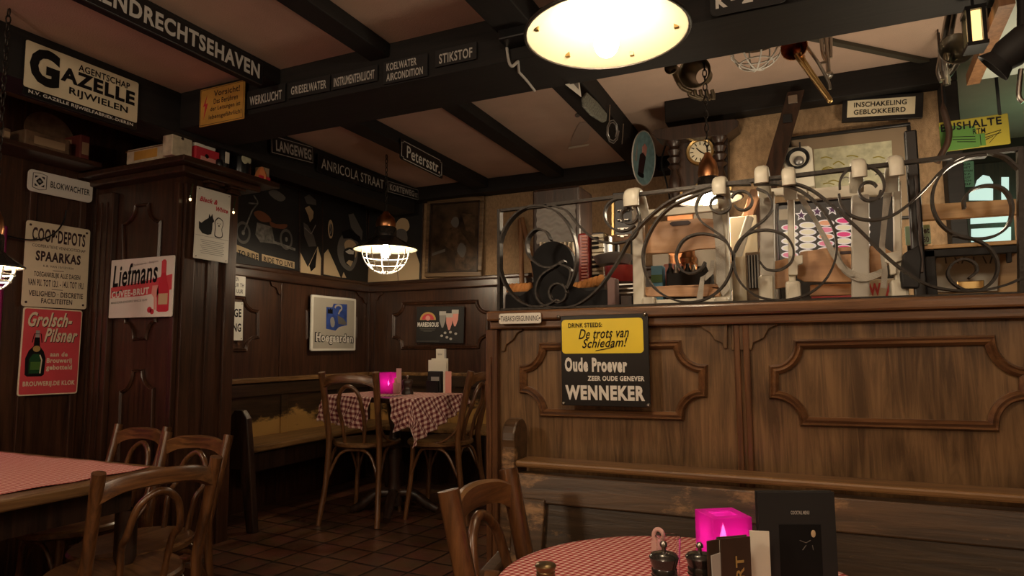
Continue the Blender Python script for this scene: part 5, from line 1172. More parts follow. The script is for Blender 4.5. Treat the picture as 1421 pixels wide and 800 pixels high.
built(MB().lathe([(.0001, .004), (.052, .004), (.056, .01), (.066, .012), (.07, .006), (.07, 0)], q, 40, nd), 'dial_ring', M['brass'], t, L, smooth=40)
built(MB().lathe([(.0001, .006), (.052, .006)], q, 40, nd), 'dial', M['ivory'], t, L)
hm = MB()
for k in range(12):
    a = k * PI / 6; c = q + V((math.sin(a) * .041, -.0075, math.cos(a) * .041)); d = V((math.sin(a), 0, math.cos(a)))
    hm.tube([c - d * .008, c + d * .008], 0, flat=((0, 1, 0), .0006, .0022))
built(hm, 'numerals', M['ink'], t, L)
for a, l in ((-.75, .026), (2.2, .038)):
    d = V((math.sin(a), 0, math.cos(a))); built(MB().tube([q + V((0, -.009, 0)) - d * .008, q + V((0, -.009, 0)) + d * l], 0, flat=((0, 1, 0), .0006, .0025)), 'hand', M['ink'], t, L)
q = at(972, 262, Y=3.262); built(MB().lathe([(.0001, .004), (.03, .004), (.032, 0)], q, 24, nd), 'pendulum', M['brass'], t, L, smooth=40)
P = smoothpts([at(a, b_, Y=3.335) for a, b_ in ((924, 200), (918, 225), (924, 250), (929, 275), (931, 300))], 5)
tag(MB().tube(P, .005, 6).build('wall_cable', M['black'], None, smooth=60), 'thin black cable on the wallpaper left of the clock', 'cable')

t, L = wallthing('loudspeaker', 'cream box loudspeaker with one round dark hole', 'loudspeaker', 1108, 232, 3.2)
built(MB().prism([at(a, b_, Y=3.2) for a, b_ in ((1086, 209), (1090, 205), (1122, 202), (1127, 206), (1131, 258), (1090, 263))], (0, .12, 0)), 'box', M['plastic'], t, L, bevel=.006)
q = at(1107, 220, Y=3.196); built(MB().lathe([(.046, .0), (.050, .006), (.045, .006), (.035, -.004), (.0001, -.006)], q, 32, nd), 'hole_rim', M['black'], t, L, smooth=40)
built(MB().lathe([(.0001, .012), (.014, .010), (.022, .002), (.022, 0)], q + V((.004, 0, -.012)), 20, nd), 'cone_centre', M['steel'], t, L, smooth=50)
built(MB().box(tuple(at(1110, 206, Y=3.19) - V((.003, 0, 0))), tuple(at(1110, 199, Y=3.21) + V((.003, 0, 0)))), 'hanger', M['black'], t, L)
s = Sign('picture', 'framed faded landscape print in a wide brown mount on the gangway wall', 'picture', dict(Y=3.335), [(1100, 195), (1260, 176), (1263, 300), (1101, 312)], M['matboard'], 0, .006)
s.frame(M['black'], .014, .02); s.rect(.2, .38, .87, .86, M['silk'], 'print', 1)
for i in range(16):
    x = .23 + .6 * random.random(); y = .42 + .38 * random.random(); s.line([(x, y), (x + .05, y + .03 * random.random()), (x + .1, y - .02)], .012, M['midgrey'] if i % 3 == 0 else M['limeyellow'], 'print_marks', 2, 3)
s.done()
s = Sign('warning_sign', 'cream lettered plate on a dark board high on the gangway wall', 'sign', dict(Y=3.32), [(1168.5, 138), (1280, 130.5), (1280.5, 165), (1168.5, 171.5)], M['black'], .004, .02)
s.rect(.065, .17, .905, .86, M['cream'], 'cream_plate', 1); s.text('INSCHAKELING', .15, .56, .80, .76, M['ink'], .015, lv=4); s.text('GEBLOKKEERD', .15, .26, .79, .46, M['ink'], .015, lv=4); s.done()
s = Sign('bus_stop_sign', 'yellow and green bus stop sign with a winged emblem', 'sign', dict(Y=3.0), [(1303, 172), (1398, 157), (1402, 201), (1305, 211)], M['limeyellow'], .004, .008)
s.poly([(.0, .0), (.0, .86), (.1, .86), (.52, .72), (.56, .02)], M['greenpaint'], 'green_field', 1)
s.text('BUSHALTE', .02, .66, .90, .92, M['ink'], .02, lv=3); s.text('RTM', .48, .45, .66, .62, M['ink'], .01, lv=4)
for y in (.24, .33, .42): s.line([(.18 + (y < .3) * .06, y + .03), (.52, y - .05)], .016, M['ink'], 'wing', 3); s.line([(.62, y - .05), (.88 - (y < .3) * .12, y + .06)], .016, M['ink'], 'wing', 3)
s.line([(.88, .48), (.70, .10)], .014, M['ink'], 'wing', 3); s.rect(.51, .04, .65, .44, M['greenpaint'], 'emblem_post', 4); s.line([(.58, .06), (.58, .4)], .02, M['ink'], 'emblem_line', 5); s.done()
a = s.e.matrix_world.translation; MB().box((.02, s.h - .002, .002), (.03, s.h + (2.4 - a.z - s.h), .008)).box((s.w - .03, s.h - .004, .002), (s.w - .02, 2.4 - a.z, .008)).build('hanger', M['black'], s.e)
P = smoothpts([at(a, b_, Y=2.96) for a, b_ in ((1309, 152), (1313, 165), (1317, 182), (1315, 198), (1308, 212), (1300, 226))], 5)
P = [V((P[0].x, P[0].y, 2.4)), V((P[0].x, P[0].y, P[0].z + .03))] + P
tag(MB().tube(P, [.003, .003] + [.012] * (len(P) - 2), 10).build('curved_handle', M['darkwood'], None, smooth=60), 'dark curved wooden handle in front of the bus stop sign', 'handle')
t, L = wallthing('wooden_ski', 'long dark wooden ski leaning against the gangway wall', 'ski', 1090, 170, 3.2)
a, b_ = at(1104, 126, Y=3.22), at(1072, 236, Y=3.12); d = b_ - a; e = a + d * 3.2
built(MB().prism([a + V((-.035, 0, 0)), a + V((.04, 0, 0)), e + V((.04, 0, 0)), e + V((-.035, 0, 0))], (0, .02, 0)), 'ski', M['darkwood'], t, L, bevel=.004)
for f_ in (.12, .36): c = a + d * f_; built(MB().box((c.x - .02, c.y - .012, c.z - .02), (c.x + .02, c.y + .002, c.z + .02), .003), 'binding', M['silver'] if f_ < .2 else M['black'], t, L)

# ------------------------------------------------------------------ green lit room at the right
dr = struct(MB().box((.65, 4.70, 0), (2.0, 4.75, 2.25)).build('door_1', M['darkwood']))
XD = dict(Y=4.69)
def pane(P): MB().prism([at(a, b_, **XD) for a, b_ in P], (0, .008, 0)).build('window_pane', M['pane'], dr)
pane([(1345, 278), (1345, 268), (1352, 262), (1356, 250), (1364, 243), (1373, 245), (1378, 253), (1378, 278)]); pane([(1390, 246), (1400, 246), (1400, 278), (1390, 278)])
pane([(1347, 284), (1402, 281), (1402, 308), (1347, 311)]); pane([(1348, 318), (1403, 315), (1403, 334), (1348, 336)])
s = Sign('notice', 'narrow mint door notice behind the top curl of the right iron wheel', 'sign', dict(Y=4.66), [(1328, 225), (1350, 224), (1353, 259), (1329.5, 261)], M['mint'], .006)
for i, tx in enumerate(('DEUR', 'NIET', 'SLUITEN', 'S.V.P.', 'SLUIT', 'ZICH', 'ZELF')): s.text(tx, .2 - .1 * (i == 2), .84 - .128 * i, .8 + .1 * (i == 2), .92 - .128 * i, M['brownink'], .02)
s.done()

# ------------------------------------------------------------------ instruments and odd things under the ceiling
def horn_tube(t, L, pts, r, m, Y=None, name='tube'):
    P = smoothpts([p if isinstance(p, Vector) else at(*p, Y=Y) for p in pts], 4); return built(MB().tube(P, r, 8), name, m, t, L, smooth=60)
def bell(t, L, x, y, Y, R, m, depth=.12, d=(0, -1, 0), name='bell', r0=.012):
    q = at(x, y, Y=Y); n = 12; prof = [(r0 + (R - r0) * (k / n) ** 3, depth * k / n) for k in range(n + 1)] + [(R * 1.03, depth + .002), (R * .98, depth + .004)] + [((r0 + (R - r0) * (k / n) ** 3) * .94, depth * k / n) for k in range(n, -1, -1)]
    return built(MB().lathe(prof, q - Vector(d).normalized() * depth, 32, d), name, m, t, L, smooth=50)
def hang(t, L, x, y, Y): 
    a = at(x, y, Y=Y); return built(MB().tube([a, V((a.x, a.y, 2.4))], .003, 6), 'hanger', M['black'], t, L)
dull = mat('dull_bronze', (.22, .18, .12), .4, metal=.8, var=.2)
t, L = wallthing('signal_horn', 'dull metal twin trumpet horn on the ceiling right of the big lamp', 'horn', 955, 100, 2.7)
bell(t, L, 964, 100, 2.6, .062, dull, .16, (-.1, -1, -.25), r0=.035); bell(t, L, 931, 94, 2.62, .026, dull, .12, (-.1, -1, -.2), r0=.018)
for i in range(5): horn_tube(t, L, [(956 + 8 * i, 125), (958 + 8 * i, 133), (974 + 4 * i, 138)], .008, dull, 2.66)
horn_tube(t, L, [(934, 98), (945, 120), (960, 128)], .01, dull, 2.66); hang(t, L, 950, 95, 2.72)
t, L = wallthing('trombone', 'brass trombone with long slide hanging from the ceiling', 'trombone', 1120, 90, 2.7)
bell(t, L, 1102, 66, 2.66, .048, M['copper'], .14, (-.2, -1, -.1)); 
horn_tube(t, L, [(1104, 76), (1115, 92), (1148, 136)], .0075, M['brass'], 2.66); horn_tube(t, L, [(1110, 74), (1121, 92), (1153, 139)], .0075, M['brass'], 2.67)
horn_tube(t, L, [(1119, 64), (1136, 88), (1149, 112), (1152, 124)], .006, M['silver'], 2.68); horn_tube(t, L, [(1148, 136), (1151, 141), (1154, 139)], .0075, M['brass'], 2.665); hang(t, L, 1112, 72, 2.7)
t, L = wallthing('flute', 'bundle of silver flute tubes hanging right of the trombone', 'flute', 1148, 75, 2.75)
horn_tube(t, L, [(1139, 30), (1141, 70), (1147, 86)], .007, M['silver'], 2.75); horn_tube(t, L, [(1146, 28), (1148, 75), (1150, 104)], .0085, M['silver'], 2.75); horn_tube(t, L, [(1153, 26), (1153, 60), (1153, 80)], .006, M['silver'], 2.75)
q = at(1150, 104, Y=2.75); built(MB().ball(q, .018, sz=.8), 'mouthpiece', M['silver'], t, L); q = at(1143, 87, Y=2.74); built(MB().box(tuple(q - V((.012, .004, .005))), tuple(q + V((.012, .004, .005))), .002), 'key', M['silver'], t, L); hang(t, L, 1148, 40, 2.75)
t, L = wallthing('trumpet', 'trumpet with green glint on its bell hanging at the right wall corner', 'trumpet', 1320, 70, 2.6)
bell(t, L, 1327, 68, 2.5, .052, M['silver'], .16, (.1, -1, .0))
for x in (1304, 1312): horn_tube(t, L, [(x + 14, 8), (x + 8, 40), (x + 2, 80), (x - 1, 100), (x + 4, 113)], .010, M['silver'], 2.58)
horn_tube(t, L, [(1308, 112), (1318, 102), (1330, 84)], .010, M['silver'], 2.56)
for i in range(3): q = at(1309 + 2 * i, 88 + 9 * i, Y=2.56); built(MB().lathe([(.012, -.03), (.012, .03), (.005, .032), (.005, .045), (.0001, .046)], q, 12), 'valve', M['silver'], t, L, smooth=50)
hang(t, L, 1318, 40, 2.58)
t, L = wallthing('lantern', 'black framed lantern with lit amber glass at the upper right', 'lantern', 1355, 36, 2.3)
a, b_ = at(1343, 12, Y=2.3), at(1368, 58, Y=2.3)
built(MB().box((a.x + .006, 2.306, b_.z + .006), (b_.x - .006, 2.36, a.z - .006)), 'glass', M['glow'], t, L)
b = MB()
for x in (a.x, b_.x):
    for y in (2.3, 2.366): b.box((x - .005, y - .005, b_.z), (x + .005, y + .005, a.z))
for z in (a.z, b_.z): b.box((a.x - .008, 2.294, z - .006), (b_.x + .008, 2.372, z + .006))
built(b, 'frame', M['black'], t, L); built(MB().tube([V(((a.x + b_.x) / 2, 2.333, a.z)), V(((a.x + b_.x) / 2, 2.333, 2.4))], .004, 6), 'hanger', M['black'], t, L)
a, b_, c, d = at(1397, 0, Z=2.14), at(1350, 112, Z=2.14), at(1450, 92, Z=2.14), at(1480, -20, Z=2.14)
t = thing('hanging_panel', 'pale panel with a dark wooden edge under the ceiling at the upper right', 'panel', tuple(b_))
built(MB().prism([V((a.x, a.y, 2.14)), V((b_.x, b_.y, 2.14)), V((c.x, b_.y, 2.14)), V((c.x, a.y, 2.14))], (0, 0, .02)), 'panel', mat('pale_panel', (.50, .56, .50), .6), t, tuple(b_))
built(MB().tube([V((a.x, a.y, 2.145)), V((b_.x, b_.y, 2.145))], 0, flat=((0, 0, 1), .02, .02)), 'edge', M['stick'], t, tuple(b_))
built(MB().box((b_.x + .05, b_.y - .05, 2.15), (b_.x + .06, b_.y - .04, 2.4)).box((c.x - .06, b_.y - .05, 2.15), (c.x - .05, b_.y - .04, 2.4)), 'hanger', M['black'], t, tuple(b_))
t, L = wallthing('spotlight', 'black stage spotlight hanging at the upper right edge', 'spotlight', 1408, 65, 2.0)
q = at(1410, 66, Y=2.0); built(MB().lathe([(.0001, -.06), (.028, -.06), (.040, -.03), (.042, .02), (.035, .04), (.048, .065), (.046, .065), (.031, .036), (.0001, .034)], q, 28, (-.75, .25, -.6)), 'housing', M['blackmatt'], t, L, smooth=45)
built(MB().tube(smoothpts([q + V((0, .0, .0)), q + V((.02, 0, .1)), V((q.x + .02, q.y, 2.4))], 4), .012, 8), 'arm', M['black'], t, L, smooth=60)
horn_tube(t, L, [(1417, 96), (1415, 112), (1414, 134), (1420, 142)], .006, M['silver'], 2.0, 'bracket')
# cable trunk across the ceiling, white pipe and black box on the beam
a, b_ = at(1125, 52, Z=2.392), at(1300, 88, Z=2.392)
tag(MB().tube([a, b_], 0, flat=((0, 0, 1), .008, .014)).build('cable_trunk', mat('grey_cable_sleeve', (.06, .052, .036), .7), None), 'dull grey cable trunk slanting across the ceiling behind the beam', 'cable trunk')
t = thing('junction_box', 'black switch box on the main beam left of the big lamp', 'switch box', tuple(at(710, 30, Y=2.1)))
L = tuple(at(710, 30, Y=2.1)); a, b_ = at(690, -4, Y=2.05), at(730, 47, Y=2.05)
built(MB().box((a.x, 2.05, b_.z), (b_.x, 2.134, a.z), .006), 'box', M['black'], t, L); q = at(713, 32, Y=2.045); built(MB().lathe([(.009, 0), (.009, .006), (.0001, .008)], q, 12, nd), 'screw_head', M['silver'], t, L)
P = smoothpts([at(702, 48, Y=2.12), at(705, 80, Y=2.12), at(710, 92, Y=2.12), V((at(717, 99, Y=2.128).x, 2.14, 2.214))], 4) + smoothpts([at(720, 100, Z=2.214), at(731, 112, Z=2.214), at(742, 126, Z=2.214)], 4)
P = [P[0]] + [p for i, p in enumerate(P[1:]) if (p - P[i]).length > .004]
tag(MB().tube(P, .0055, 8).build('white_pipe', M['greyletter'], None, smooth=60), 'thin white pipe bent around the beam under the black switch box', 'pipe')
# ornaments on the third ceiling beam
q = at(890, 220, X=-.81); t = thing('wall_plate', 'pale blue painted plate with a small figure hanging below the beam', 'plate', tuple(q)); R = .148
ax = V((.97, -.19, -.12)).normalized()
MB().lathe([(.0001, -.004), (R * .6, -.004), (R, .012), (R * 1.0, .017), (R * .62, .002), (.0001, .002)], (0, 0, 0), 48, ax).build('plate', M['teal'], t, smooth=40)
MB().tube([V((0, 0, 1)).rotation_difference(ax).to_matrix().inverted() @ V((0, 0, 0)) * 0 + (V((0, 0, 1)).rotation_difference(ax) @ V((R * math.cos(2 * PI * k / 40), R * math.sin(2 * PI * k / 40), .016))) for k in range(40)], .004, 6, True).build('rim', M['greyletter'], t, smooth=60)
qq = V((0, 0, 1)).rotation_difference(ax); side = V((0, 0, 1)).cross(ax).normalized(); upv = ax.cross(side)
def onplate(name, P, m, lift): MB().prism([side * a * R + upv * b_ * R + ax * lift for a, b_ in P], ax * .002).build(name, m, t)
onplate('painted_coat', [(-.25, -.55), (.2, -.55), (.3, .1), (.05, .25), (-.2, .1)], M['brownink'], .004); onplate('painted_head', [(-.02, .2), (.3, .15), (.34, .5), (.1, .58), (-.06, .42)], M['pinkprint'], .004); onplate('painted_boots', [(-.3, -.72), (.3, -.72), (.25, -.55), (-.25, -.55)], M['ink'], .004); onplate('painted_tree', [(-.6, -.2), (-.5, .5), (-.42, -.2)], M['grey'], .004)
MB().tube([(0, 0, R * .95), (-.03, 0, 2.3 - q.z)], .002, 6).build('hanger', M['black'], t)
s = Sign('pennant', 'small white triangular pennant on the dark beam below the big lamp', 'pennant', dict(X=-.845), [(784, 116), (804, 113), (804, 136), (784, 138)], None, 0, .004)
s.poly([(.0, .92), (1, 1), (1, 0)], M['white'], 'cloth', 1); s.poly([(.55, .92), (.9, .92), (.88, .5), (.7, .72)], M['midgrey'], 'print', 3); s.done()
t = thing('fish_ornament', 'speckled grey fish ornament hanging along the dark beam', 'ornament', tuple(at(825, 150, X=-.835)))
L = tuple(at(825, 150, X=-.835)); speck = mat('speckled_grey', (.14, .145, .12), .6, var=.7, vscale=120)
built(MB().prism([at(a, b_, X=-.835) for a, b_ in ((810, 136), (815, 128), (830, 142), (843, 158), (842, 168), (838, 170), (822, 160), (811, 148))], (-.012, 0, 0)), 'body', speck, t, L, bevel=.004)
built(MB().tube([at(846, 146, X=-.835), at(845, 168, X=-.835)], .004, 6), 'rod', M['silver'], t, L)
t = thing('coil_ornament', 'dark coiled wire ornament on the beam left of the blue plate', 'ornament', tuple(at(853, 185, X=-.83))); L = tuple(at(853, 185, X=-.83))
P = [at(850 + 9 * math.cos(k * .7) * (1 - k * .02), 182 + 18 * math.sin(k * .7) * (1 - k * .02), X=-.835) for k in range(20)]
built(MB().tube(P, .003, 6), 'coil', M['steel'], t, L, smooth=60); built(MB().tube([at(865, 172, X=-.83), at(863, 200, X=-.83)], .003, 6), 'rod', M['silver'], t, L)
s = Sign('sticker', 'faded mug sticker on the ceiling panel left of the blue plate', 'sticker', dict(Z=2.398), [(786, 158), (822, 158), (832, 208), (796, 208)], None, 0, .001)
fd = mat('faded_mug', (.46, .36, .30), .8); s.poly([(.1, .3), (.2, .8), (.7, .8), (.8, .3), (.6, .16), (.2, .16)], fd, 'mug', 1); s.poly([(.12, .1), (.9, .2), (.9, .14), (.12, .03)], M['paper'], 'mug_base', 2); s.oval(.05, .97, .09, .05, M['midgrey'], 'ring_mark', 2); s.text('HOEK', .2, .94, .5, 1.0, M['midgrey'], .0, lv=2) if False else None; s.rect(.7, .86, .8, .9, M['crimson'], 'red_dot', 2); s.done()

# ------------------------------------------------------------------ things on the pillar cornice and the left shelf
ZC = 2.1
def tin(name, label, cat, px, X, dy, m, rz=0, rad=.004):
    """box-like tin standing on the cornice: px = left, right, top as the photo shows it, on the plane X"""
    a, b_ = at(px[0], px[2], X=X), at(px[1], px[2], X=X); yc = (a.y + b_.y) / 2; w_ = (b_.y - a.y); h_ = (a.z + b_.z) / 2 - ZC
    t = thing(name, label, cat, (X, yc, ZC)); t.rotation_euler = (0, 0, rz)
    MB().box((-dy, -w_ / 2, 0), (0, w_ / 2, h_), rad).build('body', m, t); return t, w_, h_
tp = mat('aged_cream_tin', (.60, .52, .38), .4, var=.2, vscale=30)
t = thing('storage_tin', 'long cream tin with worn brown print on the pillar cornice', 'tin', (-2.995, 2.2, ZC))
MB().box((-.155, -.03, 0), (.155, .05, .085), .012).build('body', tp, t); MB().box((-.09, -.032, .02), (.08, -.0295, .065), .001).build('print', M['ochre'], t); MB().box((-.157, -.032, .07), (.157, .052, .074), .001).build('lid_seam', M['stick'], t)
t, w_, h_ = tin('tea_tin', 'tall white tin with dark flower print on the pillar cornice', 'tin', (240, 268, 177), -2.76, .07, tp)
for a, b_ in ((-.25, .85), (.2, .85), (.0, .62)): MB().ball((.0, a * w_, b_ * h_), .009, .2, 1, .8).build('flower', M['brownink'], t)
t, w_, h_ = tin('sardine_tin', 'flat pink and red tin lying under the white tin on the cornice', 'tin', (272, 305, 207), -2.755, .08, M['crimson']); h1 = h_
MB().box((.0, -w_ * .3, 0.004), (.003, w_ * .5, h_ * .45), .001).build('label', M['pinkprint'], t); MB().ball((.002, -w_ * .05, h_ * .5), .012, .2, 1, 1).build('badge', M['ink'], t)
a, b_ = at(271, 186, X=-2.765), at(301, 190, X=-2.765)
t = thing('white_tin', 'white tin with a drawn smile on top of the pink tin', 'tin', (-2.765, (a.y + b_.y) / 2, ZC + h1)); w_ = b_.y - a.y; h_ = (a.z + b_.z) / 2 - ZC - h1
MB().box((-.07, -w_ / 2, 0), (0, w_ / 2, h_), .01).build('body', M['white'], t); MB().tube(smoothpts([(.002, -w_ * .28, h_ * .42), (.002, 0, h_ * .25), (.002, w_ * .28, h_ * .42)], 5), .003, 6).build('print', M['brownink'], t)
def jar(name, label, cat, x, top, X, R, prof, m):
    p = at(x, top, X=X); h_ = p.z - ZC; t = thing(name, label, cat, (X, p.y, ZC)); MB().lathe([(R * r_, h_ * z_) for r_, z_ in prof], (0, 0, 0), 24).build('body', m, t, smooth=45); return t, h_
JP = ((.0001, 0), (.9, 0), (1, .05), (1, .7), (.8, .8), (.8, .85), (.0001, .85))
t, h_ = jar('jam_jar', 'small dark jar with a red lid on the pillar cornice', 'jar', 311, 197, -2.76, .028, JP, M['black']); MB().lathe([(.0001, .85 * h_), (.027, .85 * h_), (.027, h_), (.0001, h_)], (0, 0, 0), 24).build('lid', M['red'], t, smooth=40); MB().box((.02, -.012, .2 * h_), (.0295, .012, .6 * h_), .001).build('label', M['paper'], t)
BP = ((.0001, 0), (.95, 0), (1, .04), (1, .55), (.75, .7), (.4, .82), (.36, .98), (.4, 1), (.0001, 1))
t, h_ = jar('stoneware_bottle', 'fat black bottle with an oval yellow label on the cornice', 'bottle', 335, 186, -2.79, .055, BP, M['black'])
lb = MB().ball((.0515, -.008, h_ * .36), .034, .12, 1, .8, 20).build('label', M['silk'], t, smooth=60); 
tx, fs = text_data('Chokolade', .02); bb = MB(); vv = [bb.bm.verts.new((.0525 - .02 * (a * 2 - 1) ** 2 * .4, -.045 + .075 * a, h_ * .63 + .016 * b_)) for a, b_ in tx]; [bb.bm.faces.new([vv[i] for i in f_]) for f_ in fs]; bb.build('lettering', M['greyletter'], t)
t, h_ = jar('small_bottle', 'small black bottle with a white cap before the fat bottle', 'bottle', 305, 220, -2.745, .02, JP, M['black'])
t, w_, h_ = tin('match_box', 'upright brown card box at the far end of the cornice', 'box', (364, 375, 204), -2.80, .05, M['cardboard'])
p = at(363, 224, X=-2.74); t = thing('pyramid_ornament', 'small orange pyramid ornament on the cornice edge', 'ornament', (-2.74, p.y, ZC)); h_ = .075
MB().lathe([(.0001, 0), (.035, 0), (.034, .02), (.026, .045), (.012, .07), (.0001, .075)], (0, 0, 0), 6).build('body', M['orange'], t); MB().box((.02, -.04, 0), (.03, .04, .018), .002).build('base_plate', M['crimson'], t)
sh = struct(MB().box((-3.5, .9, 2.105), (-3.30, 2.15, 2.13), .005).build('wall_left_shelf', M['panel_y']))
ZC = 2.13
dk = mat('dusky_tin', (.16, .10, .06), .5, var=.4, vscale=25)
def stin(name, label, cat, x0, x1, y, m, X=-3.32, d=.13):
    a, b_ = at(x0, y, X=X), at(x1, y, X=X); t = thing(name, label, cat, (X, (a.y + b_.y) / 2, ZC)); w_ = b_.y - a.y; h_ = max(.04, a.z - ZC)
    MB().box((-d, -w_ / 2, 0), (0, w_ / 2, h_), .006).build('body', m, t); MB().box((-.001, -w_ * .3, h_ * .2), (.0015, w_ * .38, h_ * .7), .0005).build('label', M['cardboard'], t); return t
stin('wooden_box', 'long dusky box on the dark left shelf above the small white plate', 'box', 35, 99, 178, dk); stin('old_tin', 'small brown tin at the front end of the dark left shelf', 'tin', 4, 16, 176, dk); stin('red_tin', 'dark red upright tin right of the long box on the left shelf', 'tin', 112, 126, 186, mat('dusky_red', (.14, .03, .025), .5))
p = at(101, 188, X=-3.42); t = thing('mug', 'dark mug with a pale figure between long box and red tin', 'mug', (-3.42, p.y, ZC)); MB().lathe([(.0001, 0), (.036, 0), (.04, .03), (.038, .105), (.034, .105), (.034, .02), (.0001, .02)], (0, 0, 0), 24).build('body', M['stick'], t, smooth=45); MB().ball((.037, 0, .055), .018, .2, .8, 1.6).build('figure', M['grey'], t)
p = at(70, 178, X=-3.46); t = thing('round_plate', 'round dark plate leaning behind the long box on the left shelf', 'plate', (-3.475, p.y, ZC)); MB().lathe([(.0001, -.003), (.09, -.003), (.12, .012), (.12, .016), (.085, .003), (.0001, .003)], (0, 0, .118), 40, (1, 0, .2)).build('body', dk, t, smooth=40)

# small fairy light bulbs beside the terrier sign
for x, y, X, lab in ((264, 277, -2.80, 'small shining fairy light left of the terrier sign'), (324, 295, -2.80, 'small shining fairy light right of the terrier sign')):
    p = at(x, y, X=X); t = thing('fairy_light', lab, 'fairy light', tuple(p)); MB().ball((0, 0, 0), .006, 1, 1, 1.3, 10).build('bulb', mat('fairy_bulb', (1, .8, .5), .4, emis=(1, .7, .35), estr=3), t, smooth=60); MB().lathe([(.004, .006), (.005, .02), (.0001, .02)], (0, 0, 0), 10).build('socket', M['darkgreen'], t); 
    MB().tube(smoothpts([(0, 0, .02), (-.005, .01, .05), (-.02, .03, .09)], 4), .0015, 6).build('wire', M['darkgreen'], t)

# ------------------------------------------------------------------ pink curtain and candle holder at the left edge
def curtain(u, v): return Vector((-3.45 + .014 * math.sin(u * 55), .95 + u, .55 + v))
tag(cloth('curtain', 'pink lit curtain at the left edge of the picture', None, M['pinkcurtain'], curtain, 80, 10, .86, 1.2, (-3.44, 1.4, .55), 'curtain'))
def candle_holder(name, label, loc, w_, h_, rz, power):
    t = thing(name, label, 'candle holder', loc, rz); a = w_ / 2; th = .005; b = MB()
    ou = [(-a, -a), (a, -a), (a, a), (-a, a)]; q = a * .58
    inn = [(-q, -q), (q, -q), (q, q), (-q, q)]; il = [(x * (1 - th / a), y * (1 - th / a)) for x, y in ou]
    rings = [[V((x, y, 0)) for x, y in ou], [V((x, y, h_)) for x, y in ou], [V((x, y, h_)) for x, y in inn], [V((x, y, h_ - .006)) for x, y in inn], [V((x, y, h_ - .006)) for x, y in il], [V((x, y, .008)) for x, y in il]]
    b.ring_sweep(rings); b.build('shell', M['magenta'], t, bevel=.0012)
    MB().lathe([(.0001, .009), (.013, .009), (.013, .045), (.0001, .045)], (0, 0, 0), 20).build('candle', M['paper'], t, smooth=40)
    MB().lathe([(.0001, .047), (.005, .052), (.006, .060), (.003, .074), (.0001, .084)], (0, 0, 0), 12).build('flame', M['flame'], t, smooth=60)
    l = light(name + '_flame', (0, 0, h_ * .6), power, (1, .7, .85), .012); l.parent = t
    return t
candle_holder('candle_holder', 'square magenta glass candle holder on the round table', (-.158, 1.255, .7545), .073, .102, math.radians(33), .05)
candle_holder('candle_holder', 'slim magenta glass candle holder on the alcove table', tuple(at(539, 546, Z=.8845)), .085, .13, math.radians(8), .06)
candle_holder('candle_holder', 'magenta glass candle holder cut by the left edge of the picture', (-3.03, 1.40, .7545), .08, .13, .2, .2)

# ------------------------------------------------------------------ things on the round table
ZT = .7545
def mill(label, x, y, Y, R, m=M['lampblack'], topm=M['lampblack'], knob=True):
    p = at(x, y, Y=Y); h_ = p.z - ZT; t = thing('pepper_mill', label, 'pepper mill', (p.x, Y, ZT), group='pepper and salt mills')
    MB().lathe([(.0001, 0), (R * 1.05, 0), (R * 1.1, h_ * .08), (R * .98, h_ * .2), (R * .72, h_ * .42), (R * .8, h_ * .6), (R * .92, h_ * .66), (.0001, h_ * .66)], (0, 0, 0), 32).build('body', m, t, smooth=40)
    MB().lathe([(.0001, h_ * .66), (R * .86, h_ * .665), (R * .9, h_ * .74), (R * .84, h_ * .76), (R * 1.0, h_ * .86), (R * 1.04, h_ * .89), (R * .9, h_ * .93), (R * .4, h_ * .96), (.0001, h_ * .965)], (0, 0, 0), 32).build('head', topm, t, smooth=40)
    if knob: MB().lathe([(.0001, h_ * .95), (.003, h_ * .955), (.003, h_ * 1.02), (.0052, h_ * 1.03), (.0055, h_ * 1.07), (.003, h_ * 1.1), (.0001, h_ * 1.1)], (0, 0, 0), 16).build('knob', M['silver'], t, smooth=50)
    return t
mill('black wooden mill in front of the small glass on the round table', 921, 762, .985, .0205); mill('black wooden mill right beside the magenta holder on the round table', 971, 763, 1.03, .0205)
mill('dark mill with a brassy cap at the lower edge, left on the round table', 757, 779, 1.0, .0165, M['darkwood'], mat('dark_brass', (.20, .14, .07), .35, metal=.9), False)
p = at(927, 745, Y=1.19); t = thing('shot_glass', 'small clear glass behind the front black mill', 'glass', (p.x, 1.19, ZT)); h_ = max(.05, p.z - ZT)
MB().lathe([(.0001, 0), (.018, 0), (.022, h_), (.0205, h_), (.0165, .006), (.0001, .006)], (0, 0, 0), 28).build('body', M['glass'], t, smooth=50)
p = at(911, 738, Y=1.20); t = thing('napkin_clip', 'pale pinkish wooden clip with a hole standing beside the small glass', 'clip', (p.x, 1.215, ZT)); h_ = p.z - ZT
b = MB(); n = 16
ring = [V((.0085 * math.cos(2 * PI * k / n), 0, h_ - .011 + .011 * math.sin(2 * PI * k / n))) for k in range(n)]
b.tube(ring, .004, 8, True); b.prism([(-.012, -.004, 0), (.012, -.004, 0), (.0125, -.004, h_ - .02), (-.0125, -.004, h_ - .02)], (0, .008, 0)); b.build('body', M['pinkcloth'], t, smooth=50)
